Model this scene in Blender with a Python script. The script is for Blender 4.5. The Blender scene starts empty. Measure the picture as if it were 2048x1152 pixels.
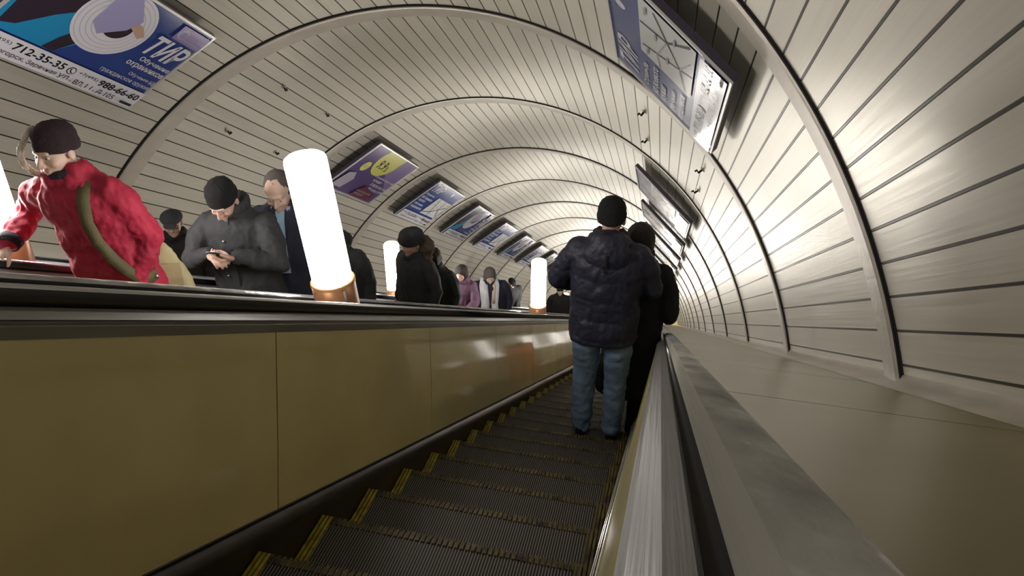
import bpy, bmesh, math, random
from mathutils import Vector, Matrix, Euler, noise

random.seed(7)
scn = bpy.context.scene
COL = scn.collection
PI = math.pi
C30, S30 = math.cos(PI / 6), 0.5

# ------------------------------------------------------------------ frame
# tunnel frame: X right, Y perpendicular to the slope (up), Z down along the escalator
def S(X, Y, Z):
    return Vector((X, Z * C30 + Y * S30, -Z * S30 + Y * C30))

EX, EN, EF = Vector((1, 0, 0)), Vector((0, S30, C30)), Vector((0, C30, -S30))

# ------------------------------------------------------------------ camera, world, exposure
def setup_camera():
    yaw, pitch, roll = 0.2053, -0.0206, 0.12
    cy, sy, cp, sp, cr, sr = math.cos(yaw), math.sin(yaw), math.cos(pitch), math.sin(pitch), math.cos(roll), math.sin(roll)
    Ry = Matrix(((cy, 0, sy), (0, 1, 0), (-sy, 0, cy)))
    Rx = Matrix(((1, 0, 0), (0, cp, sp), (0, -sp, cp)))
    Rz = Matrix(((cr, sr, 0), (-sr, cr, 0), (0, 0, 1)))
    M = Rz @ Rx @ Ry                      # tunnel frame -> camera axes (rows: right, up, forward)
    def tow(r):
        return EX * r[0] + EN * r[1] + EF * r[2]
    right, up, fwd = tow(M[0]), tow(M[1]), tow(M[2])
    cam = bpy.data.cameras.new('camera')
    cam.sensor_width = 36.0
    cam.lens = 36.0 * 1456.5 / 2048.0
    cam.clip_start = 0.02
    cam.clip_end = 300
    o = bpy.data.objects.new('camera', cam)
    COL.objects.link(o)
    o.matrix_world = Matrix((
        (right.x, up.x, -fwd.x, 0), (right.y, up.y, -fwd.y, 0), (right.z, up.z, -fwd.z, 0), (0, 0, 0, 1)))
    scn.camera = o
setup_camera()

world = bpy.data.worlds.new('world')
scn.world = world
world.use_nodes = True
world.node_tree.nodes['Background'].inputs[0].default_value = (1.0, 0.95, 0.86, 1)
world.node_tree.nodes['Background'].inputs[1].default_value = 0.4
LAMP_STRENGTH = 26.0
scn.view_settings.view_transform = 'Standard'
scn.view_settings.look = 'None'
scn.view_settings.gamma = 1.0
scn.view_settings.use_curve_mapping = False
scn.view_settings.exposure = 0.46

# ------------------------------------------------------------------ materials
def mat(name, col, rough=0.6, metal=0.0, spec=0.5, coat=0.0, var=0.0, vscale=8.0, bump=0.0, bscale=200.0,
        stretch=None, emit=0.0, ecol=None, coat_rough=0.1):
    m = bpy.data.materials.new(name)
    m.use_nodes = True
    nt = m.node_tree
    b = nt.nodes['Principled BSDF']
    b.inputs['Base Color'].default_value = (*col, 1)
    b.inputs['Roughness'].default_value = rough
    b.inputs['Metallic'].default_value = metal
    b.inputs['Specular IOR Level'].default_value = spec
    b.inputs['Coat Weight'].default_value = coat
    b.inputs['Coat Roughness'].default_value = coat_rough
    if emit:
        b.inputs['Emission Color'].default_value = (*(ecol or col), 1)
        b.inputs['Emission Strength'].default_value = emit
    if var or bump:
        tc = nt.nodes.new('ShaderNodeTexCoord')
        mp = nt.nodes.new('ShaderNodeMapping')
        if stretch:
            mp.inputs['Scale'].default_value = stretch
        nt.links.new(tc.outputs['Object'], mp.inputs['Vector'])
    if var:
        n = nt.nodes.new('ShaderNodeTexNoise')
        n.inputs['Scale'].default_value = vscale
        n.inputs['Detail'].default_value = 5
        nt.links.new(mp.outputs[0], n.inputs['Vector'])
        r = nt.nodes.new('ShaderNodeMapRange')
        r.inputs['From Min'].default_value = 0.3
        r.inputs['From Max'].default_value = 0.7
        r.inputs['To Min'].default_value = 1 - var
        r.inputs['To Max'].default_value = 1 + var
        nt.links.new(n.outputs['Fac'], r.inputs['Value'])
        mx = nt.nodes.new('ShaderNodeVectorMath')
        mx.operation = 'SCALE'
        mx.inputs[0].default_value = col
        nt.links.new(r.outputs[0], mx.inputs['Scale'])
        nt.links.new(mx.outputs[0], b.inputs['Base Color'])
    if bump:
        n = nt.nodes.new('ShaderNodeTexNoise')
        n.inputs['Scale'].default_value = bscale
        n.inputs['Detail'].default_value = 3
        nt.links.new(mp.outputs[0], n.inputs['Vector'])
        bp = nt.nodes.new('ShaderNodeBump')
        bp.inputs['Strength'].default_value = bump
        bp.inputs['Distance'].default_value = 0.01
        nt.links.new(n.outputs['Fac'], bp.inputs['Height'])
        nt.links.new(bp.outputs[0], b.inputs['Normal'])
    return m

def vault_material():
    m = bpy.data.materials.new('vault_planks')
    m.use_nodes = True
    nt = m.node_tree
    L = nt.links.new
    b = nt.nodes['Principled BSDF']
    uv = nt.nodes.new('ShaderNodeUVMap'); uv.uv_map = 'UVMap'
    sep = nt.nodes.new('ShaderNodeSeparateXYZ'); L(uv.outputs[0], sep.inputs[0])
    def math_(op, a, bb=None):
        n = nt.nodes.new('ShaderNodeMath'); n.operation = op
        for i, v in enumerate((a, bb)):
            if v is None: continue
            if isinstance(v, (int, float)): n.inputs[i].default_value = v
            else: L(v, n.inputs[i])
        return n.outputs[0]
    fr = math_('FRACT', sep.outputs[0])
    d = math_('ABSOLUTE', math_('SUBTRACT', fr, 0.5))       # 0 in the middle of a plank, .5 at a seam
    seam = nt.nodes.new('ShaderNodeMapRange')
    seam.inputs['From Min'].default_value = 0.452; seam.inputs['From Max'].default_value = 0.472
    L(d, seam.inputs['Value'])
    fl = math_('FLOOR', sep.outputs[0])
    bay = math_('FLOOR', math_('DIVIDE', math_('SUBTRACT', sep.outputs[1], 3.674), 2.99))
    wn = nt.nodes.new('ShaderNodeTexWhiteNoise'); wn.noise_dimensions = '2D'
    cmb = nt.nodes.new('ShaderNodeCombineXYZ'); L(fl, cmb.inputs[0]); L(bay, cmb.inputs[1]); L(cmb.outputs[0], wn.inputs['Vector'])
    c2 = nt.nodes.new('ShaderNodeCombineXYZ'); L(math_('MULTIPLY', sep.outputs[0], 9.0), c2.inputs[0]); L(math_('MULTIPLY', sep.outputs[1], 0.9), c2.inputs[1])
    ns = nt.nodes.new('ShaderNodeTexNoise'); ns.inputs['Scale'].default_value = 1.0; ns.inputs['Detail'].default_value = 4
    L(c2.outputs[0], ns.inputs['Vector'])
    c3 = nt.nodes.new('ShaderNodeCombineXYZ'); L(math_('MULTIPLY', sep.outputs[0], 0.25), c3.inputs[0]); L(math_('MULTIPLY', sep.outputs[1], 1.3), c3.inputs[1])
    n3 = nt.nodes.new('ShaderNodeTexNoise'); n3.inputs['Scale'].default_value = 1.0; n3.inputs['Detail'].default_value = 6
    L(c3.outputs[0], n3.inputs['Vector'])
    v = math_('ADD', 0.70, math_('MULTIPLY', wn.outputs[0], 0.12))
    v = math_('ADD', v, math_('MULTIPLY', ns.outputs['Fac'], 0.24))
    v = math_('ADD', v, math_('MULTIPLY', n3.outputs['Fac'], 0.14))
    v = math_('MULTIPLY', v, math_('SUBTRACT', 1.0, math_('MULTIPLY', seam.outputs[0], 0.95)))
    sc = nt.nodes.new('ShaderNodeVectorMath'); sc.operation = 'SCALE'
    sc.inputs[0].default_value = VAULT_COL
    L(v, sc.inputs['Scale']); L(sc.outputs[0], b.inputs['Base Color'])
    b.inputs['Metallic'].default_value = 0.42
    rr = math_('ADD', 0.24, math_('MULTIPLY', ns.outputs['Fac'], 0.20))
    L(rr, b.inputs['Roughness'])
    bp = nt.nodes.new('ShaderNodeBump'); bp.inputs['Strength'].default_value = 0.5; bp.inputs['Distance'].default_value = 0.01
    h = math_('SUBTRACT', math_('MULTIPLY', ns.outputs['Fac'], 0.10), seam.outputs[0])
    h = math_('ADD', h, math_('MULTIPLY', n3.outputs['Fac'], 0.5))
    L(h, bp.inputs['Height']); L(bp.outputs[0], b.inputs['Normal'])
    return m

def step_material():
    m = bpy.data.materials.new('ribbed_step_metal')
    m.use_nodes = True
    nt = m.node_tree; L = nt.links.new
    b = nt.nodes['Principled BSDF']
    tc = nt.nodes.new('ShaderNodeTexCoord')
    sep = nt.nodes.new('ShaderNodeSeparateXYZ'); L(tc.outputs['Object'], sep.inputs[0])
    w = nt.nodes.new('ShaderNodeMath'); w.operation = 'MULTIPLY'; L(sep.outputs[0], w.inputs[0]); w.inputs[1].default_value = 2 * PI / 0.0105
    s = nt.nodes.new('ShaderNodeMath'); s.operation = 'SINE'; L(w.outputs[0], s.inputs[0])
    mr = nt.nodes.new('ShaderNodeMapRange'); mr.inputs['From Min'].default_value = -0.2; mr.inputs['From Max'].default_value = 0.4
    L(s.outputs[0], mr.inputs['Value'])
    mx = nt.nodes.new('ShaderNodeMix'); mx.data_type = 'RGBA'
    mx.inputs[6].default_value = (0.004, 0.0035, 0.003, 1); mx.inputs[7].default_value = (0.17, 0.155, 0.14, 1)
    L(mr.outputs[0], mx.inputs[0]); L(mx.outputs[2], b.inputs['Base Color'])
    b.inputs['Roughness'].default_value = 0.55; b.inputs['Metallic'].default_value = 0.3
    bp = nt.nodes.new('ShaderNodeBump'); bp.inputs['Strength'].default_value = 0.6; bp.inputs['Distance'].default_value = 0.004
    L(mr.outputs[0], bp.inputs['Height']); L(bp.outputs[0], b.inputs['Normal'])
    return m

VAULT_COL = (0.68, 0.645, 0.56)
M = {}
M['vault'] = vault_material()
M['rib'] = mat('rib_cream_metal', (0.50, 0.46, 0.40), 0.38, 0.35, var=0.12, vscale=3, bump=0.15, bscale=30)
M['dark_edge'] = mat('dark_rib_edge', (0.012, 0.009, 0.012), 0.7)  # dark strip along the near edge of each rib
M['tan'] = mat('tan_laminate', (0.54, 0.465, 0.23), 0.5, 0.0, 0.25, coat=0.50, var=0.10, vscale=2.2, bump=0.03, bscale=3, coat_rough=0.07)
M['tan_deck'] = mat('tan_painted_deck', (0.215, 0.178, 0.062), 0.42, 0.0, 0.25, coat=0.10, var=0.12, vscale=1.6, bump=0.08, bscale=4, coat_rough=0.2)
M['seam'] = mat('dark_joint', (0.03, 0.022, 0.012), 0.6)
M['skirt'] = mat('dark_skirt_steel', (0.050, 0.042, 0.045), 0.38, 0.6, var=0.2, vscale=6)
M['fascia'] = mat('brushed_grey_fascia', (0.165, 0.16, 0.152), 0.46, 0.45, var=0.12, vscale=5, stretch=(60, 0.6, 0.6), bump=0.1, bscale=4)
M['rubber'] = mat('worn_rubber_sheen', (0.50, 0.51, 0.53), 0.15, 0.80, 0.9, coat=0.0, var=0.35, vscale=5, stretch=(2.5, 1, 1), bump=1.0, bscale=9.0, coat_rough=0.08)  # grey metallic base puts the sheen of worn black rubber into the colour
M['rubber_side'] = mat('black_rubber_lip', (0.012, 0.012, 0.014), 0.25, 0.0, 0.6)
M['rail_glint'] = mat('rail_edge_highlight', (0.62, 0.63, 0.66), 0.13, 0.9, bump=0.1, bscale=6)  # bright metal base stands in for the highlight on the rounded rubber edge
M['chrome'] = mat('polished_trim', (0.70, 0.69, 0.66), 0.16, 1.0, bump=0.1, bscale=20)
M['steel_deck'] = mat('brushed_steel_deck', (0.42, 0.40, 0.37), 0.26, 0.9, var=0.15, vscale=4, bump=0.1, bscale=5)
M['step'] = step_material()
M['yellow'] = mat('worn_yellow_paint', (0.30, 0.24, 0.012), 0.6, var=0.5, vscale=30)
M['nose'] = mat('worn_nose_paint', (0.085, 0.062, 0.014), 0.6, var=0.9, vscale=18)
M['black'] = mat('matt_black_metal', (0.01, 0.01, 0.011), 0.55)
M['glow'] = mat('glowing_opal_glass', (1.0, 0.95, 0.90), 0.5, emit=LAMP_STRENGTH * 0.78, ecol=(1.0, 0.955, 0.90))
M['glow_bright'] = mat('glowing_opal_glass_bright', (1.0, 0.95, 0.90), 0.5, emit=LAMP_STRENGTH * 1.75, ecol=(1.0, 0.955, 0.90))
M['collar'] = mat('copper_brown_collar', (0.55, 0.27, 0.13), 0.35, 0.3)
M['cap'] = mat('lamp_cap_metal', (0.75, 0.74, 0.76), 0.3, 0.3)
M['frame_dark'] = mat('dark_board_edge', (0.03, 0.022, 0.05), 0.4)
M['frame_pale'] = mat('pale_board_edge', (0.62, 0.60, 0.60), 0.35, 0.4)
M['hall'] = mat('cream_hall_wall', (0.62, 0.56, 0.40), 0.6)
M['hall_light'] = mat('hall_ceiling_light', (1, 1, 1), 0.5, emit=9.0, ecol=(1.0, 0.93, 0.78))
def ink(name, col, rough=0.22, coat=0.5):
    M[name] = mat(name, col, rough, coat=coat, coat_rough=0.12)
ink('print_blue', (0.030, 0.060, 0.250)); ink('print_navy', (0.022, 0.034, 0.130)); ink('print_cyan', (0.02, 0.26, 0.52))
ink('print_white', (0.72, 0.71, 0.78)); ink('print_black', (0.012, 0.012, 0.016)); ink('print_lilac', (0.36, 0.34, 0.58))
ink('print_dark', (0.035, 0.025, 0.040)); ink('print_grey', (0.40, 0.38, 0.44)); ink('print_purple', (0.100, 0.066, 0.200))
ink('print_yellow', (0.68, 0.66, 0.16)); ink('print_maroon', (0.16, 0.022, 0.060)); ink('print_skin', (0.55, 0.36, 0.28)); ink('print_map', (0.66, 0.68, 0.66))
ink('print_ring', (0.50, 0.48, 0.55))
ink('print_violet', (0.25, 0.18, 0.40))

# ------------------------------------------------------------------ mesh helpers
def link(name, me, m=None, parent=None, smooth=False):
    if m is not None and not me.materials:
        for k in (m if isinstance(m, (list, tuple)) else [m]):
            me.materials.append(k)
    if smooth:
        me.polygons.foreach_set('use_smooth', [True] * len(me.polygons))
    o = bpy.data.objects.new(name, me)
    COL.objects.link(o)
    if parent is not None:
        o.parent = parent
    return o

def mesh_of(bm, name='m'):
    me = bpy.data.meshes.new(name)
    bm.normal_update()
    bm.to_mesh(me)
    bm.free()
    return me

def pymesh(verts, faces, name='m', mats=None):
    me = bpy.data.meshes.new(name)
    me.from_pydata([tuple(v) for v in verts], [], faces)
    if mats:
        me.polygons.foreach_set('material_index', mats)
    me.update()
    return me

def empty(name, loc=(0, 0, 0), rot=None):
    o = bpy.data.objects.new(name, None)
    COL.objects.link(o)
    o.empty_display_size = 0.1
    if rot is not None:
        mw = rot.to_4x4() if isinstance(rot, Matrix) else Matrix.Rotation(rot, 4, 'Z')
        mw.translation = Vector(loc)
        o.matrix_world = mw
    else:
        o.location = loc
    return o

def tag(o, label=None, cat=None, group=None, kind=None):
    if label: o['label'] = label
    if cat: o['category'] = cat
    if group: o['group'] = group
    if kind: o['kind'] = kind
    return o

def extrude_profile(prof, z0, z1, nseg=1, closed=False, name='m'):
    """prof: (X, Y) points in the tunnel cross section; runs along Z"""
    vs, fs = [], []
    n = len(prof)
    for k in range(nseg + 1):
        z = z0 + (z1 - z0) * k / nseg
        vs += [S(x, y, z) for x, y in prof]
    for k in range(nseg):
        for i in range(n if closed else n - 1):
            j = (i + 1) % n
            fs.append((k * n + i, k * n + j, (k + 1) * n + j, (k + 1) * n + i))
    if closed:
        fs.append(tuple(range(n))[::-1]); fs.append(tuple(nseg * n + i for i in range(n)))
    me = pymesh(vs, fs, name)
    bm = bmesh.new(); bm.from_mesh(me); bmesh.ops.recalc_face_normals(bm, faces=bm.faces); bm.to_mesh(me); bm.free()
    return me

def box_mesh(sx, sy, sz, c=(0, 0, 0), bevel=0.0, seg=2):
    bm = bmesh.new()
    bmesh.ops.create_cube(bm, size=1)
    for v in bm.verts:
        v.co = Vector((v.co.x * sx + c[0], v.co.y * sy + c[1], v.co.z * sz + c[2]))
    if bevel:
        bmesh.ops.bevel(bm, geom=bm.edges[:], offset=bevel, segments=seg, affect='EDGES', profile=0.5)
    return mesh_of(bm)

def lathe(profile, seg=32, axis_frame=None):
    vs, fs = [], []
    n = len(profile)
    for k in range(seg):
        a = 2 * PI * k / seg
        for r, z in profile:
            vs.append((r * math.cos(a), r * math.sin(a), z))
    for k in range(seg):
        k2 = (k + 1) % seg
        for i in range(n - 1):
            fs.append((k * n + i, k2 * n + i, k2 * n + i + 1, k * n + i + 1))
    fs.append(tuple(k * n for k in range(seg))[::-1])
    fs.append(tuple(k * n + n - 1 for k in range(seg)))
    return pymesh(vs, fs)

# ------------------------------------------------------------------ tunnel shell
R, CX, CY = 3.70, -2.4986, -0.9117
RING0, RSP = 3.674, 2.990
Z_END = RING0 + 15 * RSP
A0, A1 = 11.0, 169.0
def arc(a, r, z):
    a = math.radians(a)
    return S(CX + r * math.cos(a), CY + r * math.sin(a), z)

def shell(name, a0, a1):
    n = int(round((a1 - a0) / 1.0))
    zs = [-9.0, -5.0, -1.0] + [RING0 + RSP * i for i in range(0, 16)]
    vs, fs, uvs = [], [], []
    for z in zs:
        for i in range(n + 1):
            a = a0 + (a1 - a0) * i / n
            vs.append(arc(a, R, z)); uvs.append(((a - 13.2) / 2.45, z))
    for k in range(len(zs) - 1):
        for i in range(n):
            fs.append((k * (n + 1) + i, (k + 1) * (n + 1) + i, (k + 1) * (n + 1) + i + 1, k * (n + 1) + i + 1))
    me = pymesh(vs, fs)
    ul = me.uv_layers.new(name='UVMap')
    for lp in me.loops:
        ul.data[lp.index].uv = uvs[lp.vertex_index]
    o = link(name, me, M['vault'], smooth=True)
    tag(o, kind='structure')
shell('wall_right', A0, 38.0)
shell('ceiling', 38.0, 142.0)
shell('wall_left', 142.0, A1)

def ring(n, z):
    prof = [(3.705, -0.024, 1), (3.697, -0.024, 1), (3.696, -0.010, 1), (3.688, -0.010, 1), (3.686, -0.005, 1), (3.686, 0.006, 0), (3.679, 0.012, 0), (3.676, 0.03, 0), (3.679, 0.12, 0), (3.686, 0.235, 0), (3.702, 0.245, 0)]
    vs, fs, mi = [], [], []
    m = 110
    for k in range(m + 1):
        a = A0 + (A1 - A0) * k / m
        vs += [arc(a, r, z + dz) for r, dz, _ in prof]
    q = len(prof)
    for k in range(m):
        for i in range(q - 1):
            fs.append((k * q + i, (k + 1) * q + i, (k + 1) * q + i + 1, k * q + i + 1)); mi.append(prof[i][2])
    me = pymesh(vs, fs, mats=mi)
    bm = bmesh.new(); bm.from_mesh(me); bmesh.ops.recalc_face_normals(bm, faces=bm.faces); bm.to_mesh(me); bm.free()
    o = link('trim_%d' % n, me, [M['rib'], M['dark_edge']], smooth=False)
    tag(o, kind='structure')
for i in range(16):
    ring(i + 1, RING0 + RSP * i)

# lower hall seen through the end of the tunnel
def quad(name, pts, m, kind='structure'):
    o = link(name, pymesh(pts, [(0, 1, 2, 3)]), m)
    tag(o, kind=kind)
    return o
def end_hall():
    z = Z_END + 0.02
    # header wall above the opening
    n = 60
    yh = 1.02
    vs, fs = [], []
    for k in range(n + 1):
        a = math.radians(A0 + (A1 - A0) * k / n)
        x, y = CX + R * 1.01 * math.cos(a), CY + R * 1.01 * math.sin(a)
        vs += [S(x, max(y, yh), z), S(x, yh, z)]
    for k in range(n):
        fs.append((2 * k, 2 * k + 1, 2 * k + 3, 2 * k + 2))
    tag(link('wall_end_header', pymesh(vs, fs), M['hall']), kind='structure')
    b = S(0, 0, z)
    x0, x1 = CX - 4.2, CX + 4.2
    zt, zb = S(0, 1.02, z).z + 0.6, S(0, -1.25, z).z
    y0, y1 = S(0, 0, z).y - 0.9, S(0, 0, z).y + 12
    quad('floor', [(x0, y0, zb), (x1, y0, zb), (x1, y1, zb), (x0, y1, zb)], M['hall'])
    quad('ceiling_hall', [(x0, y0 + 1.5, zt), (x1, y0 + 1.5, zt), (x1, y1, zt), (x0, y1, zt)], M['hall'])
    quad('wall_back', [(x0, y1, zb), (x1, y1, zb), (x1, y1, zt), (x0, y1, zt)], M['hall'])
    quad('wall_hall_right', [(x1, y0, zb), (x1, y1, zb), (x1, y1, zt), (x1, y0, zt)], M['hall'])
    quad('wall_hall_left', [(x0, y0, zb), (x0, y1, zb), (x0, y1, zt), (x0, y0, zt)], M['hall'])
    o = link('ceiling_light_panel', box_mesh(5.0, 2.0, 0.04, (CX, y0 + 6, zt - 0.03)), M['hall_light'])
    tag(o, 'bright ceiling light panel in the lower hall at the bottom of the escalators', 'light')
end_hall()

# ------------------------------------------------------------------ escalators
PITCH, GO, RISE = 0.4377, 0.379, 0.2189
NZ0, NY = 2.11, -0.867
Y0N = C30 * NZ0 + S30 * NY
Z0N = -S30 * NZ0 + C30 * NY
def tread_index(y):
    return math.ceil((y - Y0N) / GO - 1e-6)
def tread_z(y):
    return Z0N - RISE * tread_index(y)

def step_mesh():
    w = 0.495
    # x across, y forward (nose at y=0), z up (tread at 0)
    prof = [(-GO - 0.004, 0.0), (-0.012, 0.0), (-0.003, -0.004), (0.0, -0.014), (-0.012, -0.05), (-0.02, -RISE - 0.02), (-GO - 0.004, -RISE - 0.02)]
    vs = [(-w, y, z) for y, z in prof] + [(w, y, z) for y, z in prof]
    n = len(prof)
    fs = [(i, (i + 1) % n, n + (i + 1) % n, n + i) for i in range(n)] + [tuple(range(n))[::-1], tuple(range(n, 2 * n))]
    me = pymesh(vs, fs, 'step')
    bm = bmesh.new(); bm.from_mesh(me); bmesh.ops.recalc_face_normals(bm, faces=bm.faces); bm.to_mesh(me); bm.free()
    me.materials.append(M['step'])
    return me
def edging_mesh():
    bm = bmesh.new()
    def bx(x0, x1, y0, y1, z0, z1, mi):
        r = bmesh.ops.create_cube(bm, size=1)
        for v in r['verts']:
            v.co = Vector(((x0 + x1) / 2 + v.co.x * (x1 - x0), (y0 + y1) / 2 + v.co.y * (y1 - y0), (z0 + z1) / 2 + v.co.z * (z1 - z0)))
        for f in {f for v in r['verts'] for f in v.link_faces}:
            f.material_index = mi
    for sx in (-1, 1):
        for k in range(3):          # raised yellow ribs along both sides of the tread
            a = sx * (0.494 - k * 0.016)
            bx(min(a, a - sx * 0.010), max(a, a - sx * 0.010), -GO + 0.03, -0.004, 0.0005, 0.007, 0 if sx < 0 else 1)
    n = 44                          # worn comb teeth of the nose
    for k in range(n):
        x = -0.455 + 0.91 * (k + 0.5) / n
        bx(x - 0.006, x + 0.006, -0.034, -0.001, -0.006, 0.004, 1)
    me = mesh_of(bm, 'edging')
    me.materials.append(M['yellow']); me.materials.append(M['nose'])
    return me
STEP_ME, EDGE_ME = step_mesh(), edging_mesh()
ZA, ZB = -2.2, Z_END + 0.3
SEAMS = [2.24 + 1.66 * k for k in range(-3, 29)]

def escalator(xc, label, k0, k1, edging, panels, cat='escalator'):
    root = empty('escalator', S(xc, NY, 2.0))
    off = -S(xc, NY, 2.0)
    def part(name, me, m, parent=root, smooth=False):
        me.transform(Matrix.Translation(off))
        return link(name, me, m, parent, smooth)
    tag(root, label, cat)
    for k in range(k0, k1):
        st = bpy.data.objects.new('step', STEP_ME); COL.objects.link(st); st.parent = root
        st.location = Vector((xc - 0.015, Y0N + GO * k, Z0N - RISE * k)) + off
        if edging:
            e = bpy.data.objects.new('edging', EDGE_ME); COL.objects.link(e); e.parent = st
            e['label'] = 'worn yellow edging'
    for s in (-1, 1):
        X = lambda u: xc + s * u
        # skirt below the panel with rounded dark moulding
        part('skirt', extrude_profile([(X(u), y) for u, y in [(0.512, -1.25), (0.512, -0.845), (0.508, -0.838), (0.506, -0.828), (0.508, -0.812), (0.514, -0.795), (0.524, -0.782), (0.540, -0.775), (0.56, -0.775)]], ZA, ZB), M['skirt'], smooth=True)
        for (u, y, r) in (((0.5285, -0.7705, 0.0045), (0.5165, -0.791, 0.003), (0.5075, -0.812, 0.003), (0.5065, -0.842, 0.004)) if s > 0 else ((0.5285, -0.7705, 0.0035),)):  # right side: extra bright strips stand in for highlights on the moulding
            pr = [(X(u + r * math.cos(a)), y + r * math.sin(a)) for a in [2 * PI * q / 8 for q in range(8)]]
            part('trim_and_glint', extrude_profile(pr, ZA, ZB, closed=True), M['chrome' if s > 0 else 'skirt'], smooth=True)
        # laminate panels, one part each between the joints
        zs = [ZA] + [z for z in SEAMS if ZA + 0.3 < z < ZB - 0.3] + [ZB]
        zl = list(zip(zs[:-1], zs[1:]))
        if not panels:
            zl = [(ZA, ZB)]
        for a, b in zl:
            part('side_panel', extrude_profile([(X(0.532), -0.775), (X(0.560), -0.58), (X(0.622), -0.188), (X(0.634), -0.188), (X(0.572), -0.58), (X(0.544), -0.775)], a + 0.004, b - 0.004, closed=True), M['tan'])
        part('panel_backing', extrude_profile([(X(0.538), -0.79), (X(0.630), -0.18)], ZA, ZB), M['seam'])
        # grey metal fascia in two folds under the handrail
        part('fascia', extrude_profile([(X(u), y) for u, y in [(0.634, -0.196), (0.620, -0.192), (0.619, -0.166), (0.630, -0.160), (0.630, -0.156), (0.6255, -0.152), (0.646, -0.136), (0.664, -0.130), (0.70, -0.130)]], ZA, ZB), M['fascia'])
        rail = [(0.668, -0.128), (0.6645, -0.120), (0.6645, -0.101), (0.668, -0.092), (0.675, -0.087), (0.685, -0.0845), (0.715, -0.0845), (0.728, -0.086), (0.737, -0.090), (0.742, -0.098), (0.742, -0.116), (0.736, -0.128)]
        me = extrude_profile([(X(u), y) for u, y in rail], ZA, ZB, closed=True)
        h = part('handrail', me, [M['rubber'], M['rubber_side'], M['rail_glint']], smooth=True)
        for p in me.polygons:
            lo = all((me.vertices[i].co - off).dot(EN) < -0.0955 for i in p.vertices)
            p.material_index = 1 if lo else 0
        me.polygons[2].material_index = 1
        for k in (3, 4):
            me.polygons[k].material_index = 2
        part('rail_guide', extrude_profile([(X(u), y) for u, y in [(0.665, -0.13), (0.665, -0.22), (0.730, -0.22), (0.730, -0.13)]], ZA, ZB), M['fascia'])
    part('under_tray', extrude_profile([(xc - 0.52, -1.24), (xc + 0.52, -1.24)], ZA, ZB), M['black'])
    return root
E1, E2, E3 = -0.630, -2.4986, -4.367
escalator(E1, 'nearest escalator running down, with dark ribbed steps between tan side panels', -5, 44, True, True)
escalator(E2, 'middle escalator carrying the people with the red and the charcoal jackets up', -2, 46, False, False)
escalator(E3, 'far left escalator along the wall with the advertising boards', -2, 46, False, False)

# decks between the escalators and along the walls
def deck_slab(name, x0, x1, y, m, label, seams=None):
    root = empty(name, S((x0 + x1) / 2, y, 2.0))
    tag(root, label, 'deck')
    off = -S((x0 + x1) / 2, y, 2.0)
    zs = [ZA] + (seams or []) + [ZB]
    for a, b in zip(zs[:-1], zs[1:]):
        me = extrude_profile([(x0, y), (x1, y), (x1, y - 0.02), (x0, y - 0.02)], a + 0.006, b - 0.006, closed=True)
        me.transform(Matrix.Translation(off)); link('deck_panel', me, m, root)
    me = extrude_profile([(x0, y - 0.012), (x1, y - 0.012)], ZA, ZB)
    me.transform(Matrix.Translation(off)); link('deck_bed', me, M['seam'], root)
    return root
xw = CX + R * math.cos(math.radians(11.4))
xl = CX - R * math.cos(math.radians(11.4))
DSE = [2.09 + 1.62 * k for k in range(-2, 29)]
deck_slab('outer_deck', E1 + 0.731, xw, -0.170, M['tan_deck'], 'tan deck between the right handrail and the curved right wall', DSE)
deck_slab('outer_deck', xl, E3 - 0.731, -0.170, M['tan_deck'], 'tan deck along the left wall under the advertising boards')
deck_slab('central_deck', E2 + 0.731, E1 - 0.731, -0.150, M['steel_deck'], 'steel deck with lamps between the nearest and the middle escalator')
deck_slab('central_deck', E3 + 0.731, E2 - 0.731, -0.150, M['steel_deck'], 'steel deck with lamps between the middle and the far left escalator')
for nm, x, s in (('baseboard_right', xw, -1), ('baseboard_left', xl, 1)):
    pr = [(x + s * 0.14, -0.1695), (x + s * 0.13, -0.162), (x + s * 0.03, -0.148), (x + s * 0.012, -0.10), (x + s * 0.002, -0.06)]
    tag(link(nm, extrude_profile(pr, ZA, ZB), M['rib'], smooth=True), kind='structure')

# ------------------------------------------------------------------ deck lamps
def lamp(x, z, label, dirv=None, foot=-0.150, glow='glow'):
    base = S(x, foot, z)
    d = Vector((0, 0, 1)) if dirv is None else dirv.normalized()
    rot = d.to_track_quat('Z', 'Y').to_matrix()
    root = empty('deck_lamp', base, rot)
    tag(root, label, 'lamp', 'tube lamps on the escalator decks')
    link('collar', lathe([(0.104, -0.10), (0.106, 0.17), (0.109, 0.178), (0.109, 0.192), (0.102, 0.198)], 32), M['collar'], root, True)
    link('opal_tube', lathe([(0.094, 0.190), (0.0955, 0.22), (0.0955, 0.80), (0.091, 0.818), (0.075, 0.830), (0.03, 0.836)], 32), M[glow], root, True)
    tr = link('bracket', box_mesh(0.012, 0.012, 0.235, (0.112, 0.01, 0.06)), M['chrome'], root)
    return root
near_dir = (EN * 0.60 - EF * 0.40 + EX * -0.045)
LZ = [3.40 + 5.98 * k for k in range(-1, 8)]
for k, z in enumerate(LZ, 1):
    if k == 1: continue
    nice = {2: ('big glowing tube lamp nearest the camera, right of the man with the phone', 'leaning'),
            3: ('glowing tube lamp just left of the man in blue jeans', None)}.get(k, ('glowing tube lamp on the near steel deck, number %s lamp of its row beyond the nearest' , None))
    lab = nice[0] if '%s' not in nice[0] else ('glowing tube lamp far down the near deck, hidden beyond the man in jeans' if k > 3 else 'glowing tube lamp on the near deck behind the camera')
    lamp(-1.565, z + (1.6 if k > 3 else 0.0), lab, near_dir if k == 2 else None)
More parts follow.
